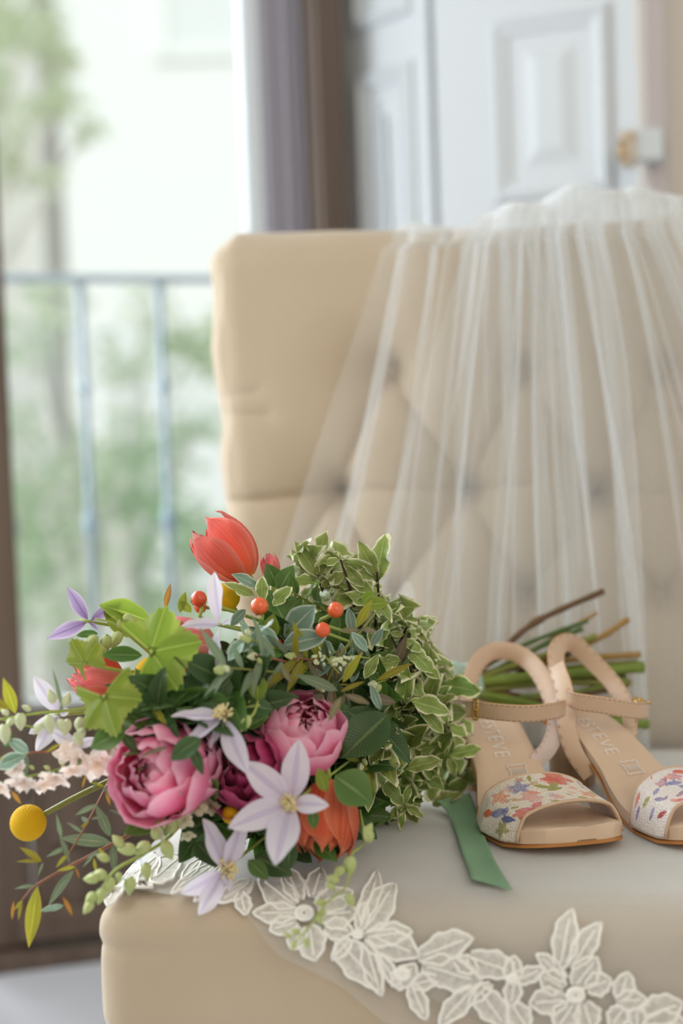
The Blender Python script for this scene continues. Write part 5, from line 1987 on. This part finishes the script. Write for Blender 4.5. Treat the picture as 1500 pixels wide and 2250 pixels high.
def bud_data(mat, seed):
    """an egg-shaped bud of five overlapping sepals, pointed towards +Y"""
    vs = []
    nv, nu = 10, 20
    for i in range(nv + 1):
        t = i / nv
        r = .34 * math.sin(math.pi * min(.97, .05 + t ** .85 * .92)) ** .8 * (1 - .25 * t)
        for j in range(nu):
            a = 2 * math.pi * j / nu
            q = r * (1 + .14 * math.cos(5 * a) * math.sin(math.pi * t))
            vs.append((q * math.cos(a), t, q * math.sin(a)))
    return mesh_data('bud', vs, grid_faces(nv + 1, nu, wrap=True), mat)


BUDG, BUDW = bud_data(M_BUD, 1), bud_data(M_BUDW, 2)


def bud(sp, px, py, d, L, tx, ty, me):
    p = P(px, py, d)
    dv = RT * tx + UP * ty + rv() * .25
    s = L / FPX * d
    inst('bud', me, sp, frame(p, dv, TOCAM(p), s))


AXF = lambda x, y, z=.6: RT * x + UP * y - FWD * z
spike('blush_larkspur', [(250, 1655, .92), (170, 1680, .91), (90, 1700, .90), (-20, 1725, .89)], .0012, MS_GREEN,
      [(215, 1676, .895, 38, AXF(.1, -.5, .9)), (178, 1668, .89, 30, AXF(-.3, -.3)), (238, 1650, .905, 30, AXF(0, .3)), (122, 1708, .885, 30, AXF(-.2, -.8)), (96, 1722, .885, 26, AXF(.3, -.8)), (52, 1716, .88, 34, AXF(-.1, -.8)), (38, 1690, .885, 26, AXF(-.5, .2)), (2, 1728, .88, 26, AXF(-.4, -.6)), (160, 1690, .885, 26, AXF(.2, -.9)), (150, 1652, .895, 28, AXF(-.2, .5))],
      [(75, 1690, .89, 14, -.8, .4), (110, 1690, .89, 16, -.8, .5), (140, 1684, .89, 16, -.6, .6), (60, 1702, .89, 14, -1, .3)], BUDG)
spike('white_larkspur', [(240, 1550, .92), (160, 1560, .91), (90, 1566, .90), (-10, 1582, .89)], .0013, MS_LIME, [],
      [(45, 1566, .89, 42, -.1, -1), (105, 1570, .885, 44, .1, -1), (130, 1580, .885, 36, .5, -.8), (92, 1590, .885, 30, -.5, -.9), (8, 1590, .88, 48, 0, -1), (118, 1546, .89, 34, -.5, .9), (140, 1552, .89, 34, .2, .9), (150, 1580, .89, 38, -.2, -1), (175, 1575, .895, 38, .3, -1), (190, 1570, .9, 36, .4, -1),
       (165, 1610, .89, 34, .3, -.8), (185, 1600, .89, 34, -.3, -.9), (30, 1580, .885, 26, -.6, -.6), (68, 1560, .89, 22, -.7, .6), (20, 1570, .885, 22, -.8, .5)], BUDW)
spike('green_larkspur', [(420, 1780, .92), (370, 1840, .90), (310, 1880, .885), (250, 1915, .875), (205, 1985, .87)], .0014, MS_LIME, [],
      [(330, 1852, .88, 44, -.8, -.3), (300, 1868, .875, 44, -1, .2), (340, 1845, .88, 44, .2, 1), (366, 1830, .885, 40, .5, .8), (360, 1846, .88, 46, .3, -1), (382, 1820, .885, 42, -.3, .9), (320, 1896, .875, 40, -.1, -1), (288, 1926, .87, 42, 0, -1), (262, 1916, .87, 26, .2, -1), (240, 1890, .87, 30, -1, .2),
       (236, 1922, .868, 40, -.9, .1), (218, 1930, .866, 38, -1, -.1), (250, 1930, .868, 40, -.3, -.9), (230, 1950, .865, 40, -.5, -.8), (212, 1962, .864, 36, -.7, -.7), (205, 1980, .864, 34, -.5, -.6), (270, 1862, .875, 36, -.7, .5)], BUDG)
# cream blooms low between the peonies
sp, _ = stem('white_larkspur', [P(520, 1740, .95), P(450, 1770, .92), P(400, 1800, .905)], .0012, .001, MS_LIME)
FLC = floret_data(petalmat('cream_green_petal', [(0, C(176, 180, 120)), (.5, C(222, 218, 184)), (1, C(232, 226, 204))], .2, C(200, 200, 150)), 9)
for (px, py, d, rpx, ax) in ((405, 1800, .885, 26, AXF(-.2, -.2)), (432, 1774, .89, 26, AXF(0, .4)), (368, 1800, .885, 24, AXF(-.6, 0)), (462, 1770, .90, 24, AXF(.4, .2)), (350, 1830, .88, 22, AXF(-.5, -.3)), (412, 1835, .885, 20, AXF(.1, -.6))):
    inst('floret', FLC, sp, axis_frame(P(px, py, d), ax, px) @ Matrix.Scale(rpx / FPX * d, 4))
# bud cluster beside the purple clematis
spike('clematis_bud_spray', [(340, 1445, .96), (300, 1410, .945), (250, 1370, .94), (208, 1360, .94)], .0011, MS_LIME, [],
      [(235, 1395, .935, 42, -.1, -1), (265, 1388, .935, 42, -.3, -1), (215, 1398, .935, 38, -.7, -.8), (270, 1355, .94, 34, .8, -.5), (220, 1415, .935, 34, .1, -1), (262, 1380, .94, 20, 0, 1)], BUDG)
spike('green_berry_spray', [(700, 1420, .95), (720, 1450, .925), (745, 1480, .92)], .0008, MS_LIME, [],
      [(690 + 7 * (i % 4), 1440 + 6 * (i // 4) + 3 * (i % 2), .915, 10, rb.uniform(-1, 1), rb.uniform(-1, 1)) for i in range(14)] + [(738 + 8 * (i % 5), 1448 + 8 * (i // 5), .915, 12, rb.uniform(-1, 1), rb.uniform(-1, 1)) for i in range(13)], BUDW)
# trailing spray over the lace
sp = spike('trailing_bud_spray', [(790, 1780, .93), (800, 1850, .895), (770, 1880, .875), (762, 1945, .862), (715, 1985, .85), (685, 2030, .838), (645, 2075, .825)], .0009, MS_LIME, [],
           [(815, 1850, .885, 40, -.4, .8), (800, 1838, .885, 34, .6, .7), (770, 1880, .87, 46, -.2, -.6), (758, 1905, .87, 34, -.8, -.5), (745, 1936, .862, 30, -.9, .2), (762, 1962, .858, 34, .2, -.9), (735, 1955, .86, 26, -.5, .8), (716, 1984, .852, 26, -1, .1), (715, 2000, .85, 26, -.6, -.8), (700, 2010, .845, 24, .4, -.8),
            (660, 2052, .832, 24, -1, .2), (672, 2060, .83, 24, .4, -.9), (650, 2066, .826, 24, -.3, -1), (640, 2060, .828, 20, -1, .3)], BUDG)
# nodding green bud stalk
leaves([(570, 1550, .9), (520, 1556, .888), (500, 1568, .886)], .0010, MS_LIME, [], 'nodding_stalk')
sp, _ = stem('clematis_bud', [P(566, 1540, .895), P(558, 1566, .885), P(545, 1580, .88)], .0010, .0010, MS_LIME, 8)
bud(sp, 548, 1572, .88, 46, -.5, -.9, BUDG)

# --- narrow leaved sprays falling to the left
E = lambda me, a, c, d, w=1.0, roll=0.0: (me, a, c, d, d - .004, w, roll)
leaves([(345, 1800, .93), (240, 1858, .915), (150, 1905, .905), (80, 1945, .90), (48, 1978, .895)], .0013, MS_RED, [
    E(LE[0], (245, 1852), (128, 1838), .905, 1.25), E(LE[1], (242, 1838), (212, 1768), .905, 1.4), E(LO[0], (82, 1948), (62, 2086), .895, 1.15), E(LE[2], (162, 1912), (90, 1996), .895, .9), E(LS[0], (140, 1990), (90, 2000), .89, .6), E(LO[1], (92, 1892), (46, 1860), .90, 1.2), E(LO[2], (92, 1893), (35, 1888), .90, .7),
    E(LE[3], (78, 1946), (30, 1946), .895, .9), E(LE[1], (95, 1895), (82, 1925), .895, 1.0), E(LR[0], (138, 1970), (160, 2012), .89, 1.1), E(LE[0], (248, 1858), (250, 1918), .90, 1.5), E(LE[2], (246, 1915), (248, 1966), .895, .7), E(LO[0], (50, 1978), (30, 2000), .892, 1.3), E(LR[1], (30, 1980), (26, 2022), .892, .8),
    E(LO[1], (48, 1980), (40, 2022), .892, .9), E(LE[1], (205, 1880), (180, 1905), .90, .8), E(LO[2], (165, 1905), (125, 1910), .90, 1.1), E(LR[0], (165, 1905), (175, 1930), .90, .9), E(LE[3], (230, 1870), (185, 1880), .905, .8), E(LO[0], (215, 1862), (240, 1892), .90, .9), E(LO[1], (206, 1885), (212, 1920), .90, 1.0)], 'narrow_leaf_spray', n=20)
leaves([(245, 1705, .93), (215, 1765, .915), (185, 1820, .905), (150, 1878, .90)], .0009, MS_RED, [
    E(LE[0], (212, 1768), (164, 1790), .905, 1.2), E(LO[0], (196, 1806), (176, 1818), .90, 1.2), E(LE[2], (180, 1830), (152, 1806), .90, 1.0), E(LS[1], (192, 1808), (182, 1796), .90, .9), E(LE[1], (135, 1842), (125, 1792), .895, .9), E(LE[3], (132, 1838), (158, 1898), .893, .9), E(LO[1], (150, 1876), (122, 1905), .895, 1.1), E(LE[0], (150, 1860), (100, 1882), .895, 1.0),
    E(LR[0], (232, 1735), (242, 1770), .91, 1.0), E(LE[1], (225, 1730), (262, 1760), .91, 1.1), E(LO[2], (228, 1728), (198, 1716), .91, .7), E(LE[2], (200, 1800), (232, 1790), .90, .8), E(LR[1], (190, 1700), (180, 1732), .91, .8), E(LE[3], (215, 1705), (200, 1740), .91, .7), E(LE[0], (240, 1780), (305, 1802), .905, .6), E(LM[0], (262, 1745), (250, 1705), .91, 1.0)], 'narrow_leaf_spray')
leaves([(300, 1600, .93), (215, 1630, .91), (120, 1650, .90), (60, 1656, .895), (-10, 1690, .89)], .0012, MS_RED, [
    E(LS[0], (62, 1655), (20, 1624), .885, 1.1), E(LS[1], (58, 1660), (-12, 1684), .885, 1.0), E(LO[0], (60, 1656), (-8, 1668), .888, 1.3), E(LE[1], (60, 1660), (56, 1712), .888, 1.1), E(LR[0], (25, 1738), (46, 1766), .885, 1.2), E(LO[1], (134, 1634), (100, 1652), .895, .9), E(LE[2], (180, 1650), (165, 1712), .89, .7), E(LE[0], (52, 1664), (28, 1730), .886, .5)], 'narrow_leaf_spray')
leaves([(80, 1600, .90), (40, 1590, .895), (-10, 1578, .89)], .0008, MS_LIME, [
    E(LO[0], (34, 1568), (8, 1490), .89, 1.5), E(LO[1], (22, 1560), (-14, 1528), .89, 1.2), E(LO[2], (16, 1565), (-16, 1548), .89, 1.2), E(LE[1], (138, 1560), (118, 1472), .89, .5), E(LE[3], (8, 1640), (14, 1600), .885, 1.0), E(LM[1], (10, 1640), (24, 1612), .885, 1.3)], 'narrow_leaf_spray')
leaves([(560, 1900, .945), (600, 1850, .93), (640, 1800, .93)], .0011, MS_DARKG, [
    (LD_[0], (560, 1880), (640, 1920), .90, .89, 1.3), (LM[1], (545, 1890), (590, 1930), .885, .88, 1.3), (LD_[2], (640, 1850), (630, 1910), .90, .89, 1.2), (LM[0], (690, 1850), (740, 1890), .91, .90, 1.2), (LD_[1], (700, 1860), (770, 1860), .92, .91, 1.1), (LD_[0], (480, 1830), (420, 1880), .905, .895, 1.1), (LD_[1], (430, 1850), (480, 1900), .90, .89, 1.2), (LD_[2], (780, 1800), (830, 1840), .945, .94, 1.1)], 'leafy_sprig')
# slender sprigs threading through the middle
for i, (px, py) in enumerate([(478, 1465), (528, 1398), (645, 1446), (695, 1505), (830, 1500), (560, 1440), (720, 1440), (790, 1680), (860, 1470), (640, 1300), (770, 1440)]):
    d = dsurf(px, py) + .006
    tip = P(px, py, d)
    base = tip.lerp(BIND, .28) + rv() * .006
    sp, pts = stem('slender_sprig', [base.lerp(BIND, .4), base, base.lerp(tip, .6) + TOCAM(tip) * .006, tip], .0011, .0006, [MS_OLIVE, MS_LIME, MS_RED][i % 3], 14, 6)
    fam = [LE, LS, LO, LB, LM][i % 5]
    for kx in range(9):
        ii = min(12, 5 + kx)
        p = pts[ii]
        tg = (pts[min(13, ii + 1)] - pts[ii - 1]).normalized()
        sd = tg.cross(TOCAM(p)).normalized() * (1 if kx % 2 else -1)
        put_leaf(sp, rb.choice(fam), p, tg * .7 + sd * .8 + rv() * .35, TOCAM(p) + Vector((0, 0, .5)) + rv() * .6, rb.uniform(.014, .027) * (1.2 if fam in (LE, LO, LB) else .8))
    for kx in range(2):
        inst('bud', BUDG if kx else BUDW, sp, frame(pts[12] + rv() * .003, tip - pts[10] + rv() * .01, TOCAM(tip), rb.uniform(.006, .010)))
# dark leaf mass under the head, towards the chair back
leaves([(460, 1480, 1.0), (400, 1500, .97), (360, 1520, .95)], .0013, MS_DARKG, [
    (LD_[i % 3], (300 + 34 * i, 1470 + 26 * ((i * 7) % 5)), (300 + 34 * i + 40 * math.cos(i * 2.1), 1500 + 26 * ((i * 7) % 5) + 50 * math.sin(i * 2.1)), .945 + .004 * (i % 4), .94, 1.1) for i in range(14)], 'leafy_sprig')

# --- cut stems behind the sandals
ST = [('woody', [(1015, 1505, 1.175), (1110, 1420, 1.195), (1165, 1374, 1.21), (1230, 1340, 1.225), (1326, 1299, 1.235)], 7, MS_BROWN), ('t', [(1080, 1478, 1.19), (1230, 1392, 1.215), (1311, 1347, 1.23)], 4, MS_TAN), ('t', [(1030, 1486, 1.185), (1150, 1418, 1.20), (1290, 1364, 1.225)], 5, MS_DARKG),
      ('t', [(1060, 1486, 1.18), (1200, 1414, 1.20), (1278, 1381, 1.215)], 6, MS_DARKG), ('t', [(1110, 1470, 1.195), (1290, 1414, 1.22), (1380, 1361, 1.235)], 7, MS_TAN), ('t', [(1050, 1490, 1.175), (1250, 1420, 1.20), (1308, 1398, 1.21)], 7, MS_OLIVE), ('t', [(1030, 1484, 1.19), (1250, 1450, 1.22), (1406, 1438, 1.245)], 7, MS_TAN),
      ('t', [(1025, 1502, 1.165), (1200, 1484, 1.19), (1412, 1466, 1.225)], 12, MS_GREEN), ('t', [(1050, 1505, 1.18), (1290, 1488, 1.215), (1372, 1478, 1.23)], 7, MS_BROWN), ('t', [(1035, 1518, 1.17), (1200, 1500, 1.195), (1384, 1500, 1.225)], 8, MS_OLIVE), ('t', [(1040, 1522, 1.165), (1130, 1538, 1.18), (1260, 1572, 1.20)], 9, MS_GREEN),
      ('t', [(1180, 1536, 1.195), (1300, 1520, 1.215), (1376, 1504, 1.23)], 8, MS_BROWN), ('t', [(1100, 1530, 1.18), (1250, 1524, 1.205), (1376, 1490, 1.225)], 6, MS_GREEN), ('t', [(1120, 1545, 1.185), (1290, 1576, 1.215), (1422, 1592, 1.235)], 11, MS_GREEN), ('t', [(1100, 1550, 1.19), (1280, 1606, 1.22), (1408, 1644, 1.25)], 8, MS_TAN),
      ('t', [(1060, 1530, 1.185), (1200, 1556, 1.21), (1330, 1560, 1.23)], 9, MS_BROWN), ('t', [(1080, 1520, 1.20), (1230, 1470, 1.225), (1400, 1455, 1.25)], 6, MS_OLIVE), ('t', [(1090, 1540, 1.20), (1240, 1590, 1.23), (1390, 1560, 1.25)], 7, MS_OLIVE), ('t', [(1060, 1508, 1.195), (1240, 1440, 1.22), (1300, 1405, 1.235)], 6, MS_BROWN)]
for kind, pp, rpx, mt in ST:
    pts = [P(q[0], q[1], 1.165 + (q[2] - 1.165) * .5) for q in pp]
    r = rpx / FPX * 1.2
    pts = [pts[0].lerp(BIND, .75)] + pts
    sp_pts = spline(pts, 22)
    rad = [r * (1 + .10 * math.sin(i * 1.9 + rpx)) * (1.25 if (kind == 'woody' and i in (13, 14)) else 1) for i in range(22)]
    b = MB()
    b.tube([above(q, r + .003) for q in sp_pts], rad, 9)
    b.build('cut_stem', mt, bouquet)

# --- ribbon: wrap at the binding and the loose tail
b = MB()
w0 = P(965, 1500, 1.14)
w1 = P(1030, 1502, 1.178)
wa = (w1 - w0)
n1 = wa.cross(Z3).normalized()
n2 = wa.normalized().cross(n1)
vs = []
for i in range(9):
    t = i / 8
    for j in range(28):
        a = 2 * math.pi * j / 28
        rr = .0165 + .0012 * math.sin(i * 2.2 + 1.5 * math.sin(a)) + .0008 * math.sin(5 * a + i)
        vs.append(w0 + wa * (t + .05 * math.sin(a)) + (n1 * math.cos(a) + n2 * math.sin(a)) * rr)
mesh('ribbon_wrap', vs, grid_faces(9, 28, wrap=True), M_RIBBON2, bouquet)['label'] = 'pale aqua ribbon wound round the stems'
L_ = [(960, 1760), (985, 1790), (1004, 1840), (1018, 1885), (1036, 1932)]
R_ = [(1032, 1742), (1050, 1790), (1068, 1846), (1092, 1900), (1126, 1957)]
vs, uv = [], []
la, ra = spline([Vector((x, y, 0)) for x, y in L_], 26), spline([Vector((x, y, 0)) for x, y in R_], 26)
for i in range(26):
    t = i / 25
    for j in range(9):
        s = j / 8
        q = la[i].lerp(ra[i], s)
        off = .0065 + .0020 * math.sin(t * 8) ** 2 + .010 * max(0, (.3 - t) / .3) ** 2 + .0016 * (s - .5) ** 2 * 4
        vs.append(on_seat(q.x, q.y, off))
o = mesh('ribbon_tail', vs, grid_faces(26, 9), M_RIBBON, bouquet)
o['label'] = 'sage green ribbon end lying on the seat'
md = o.modifiers.new('cloth', 'SOLIDIFY')
md.thickness = .0006
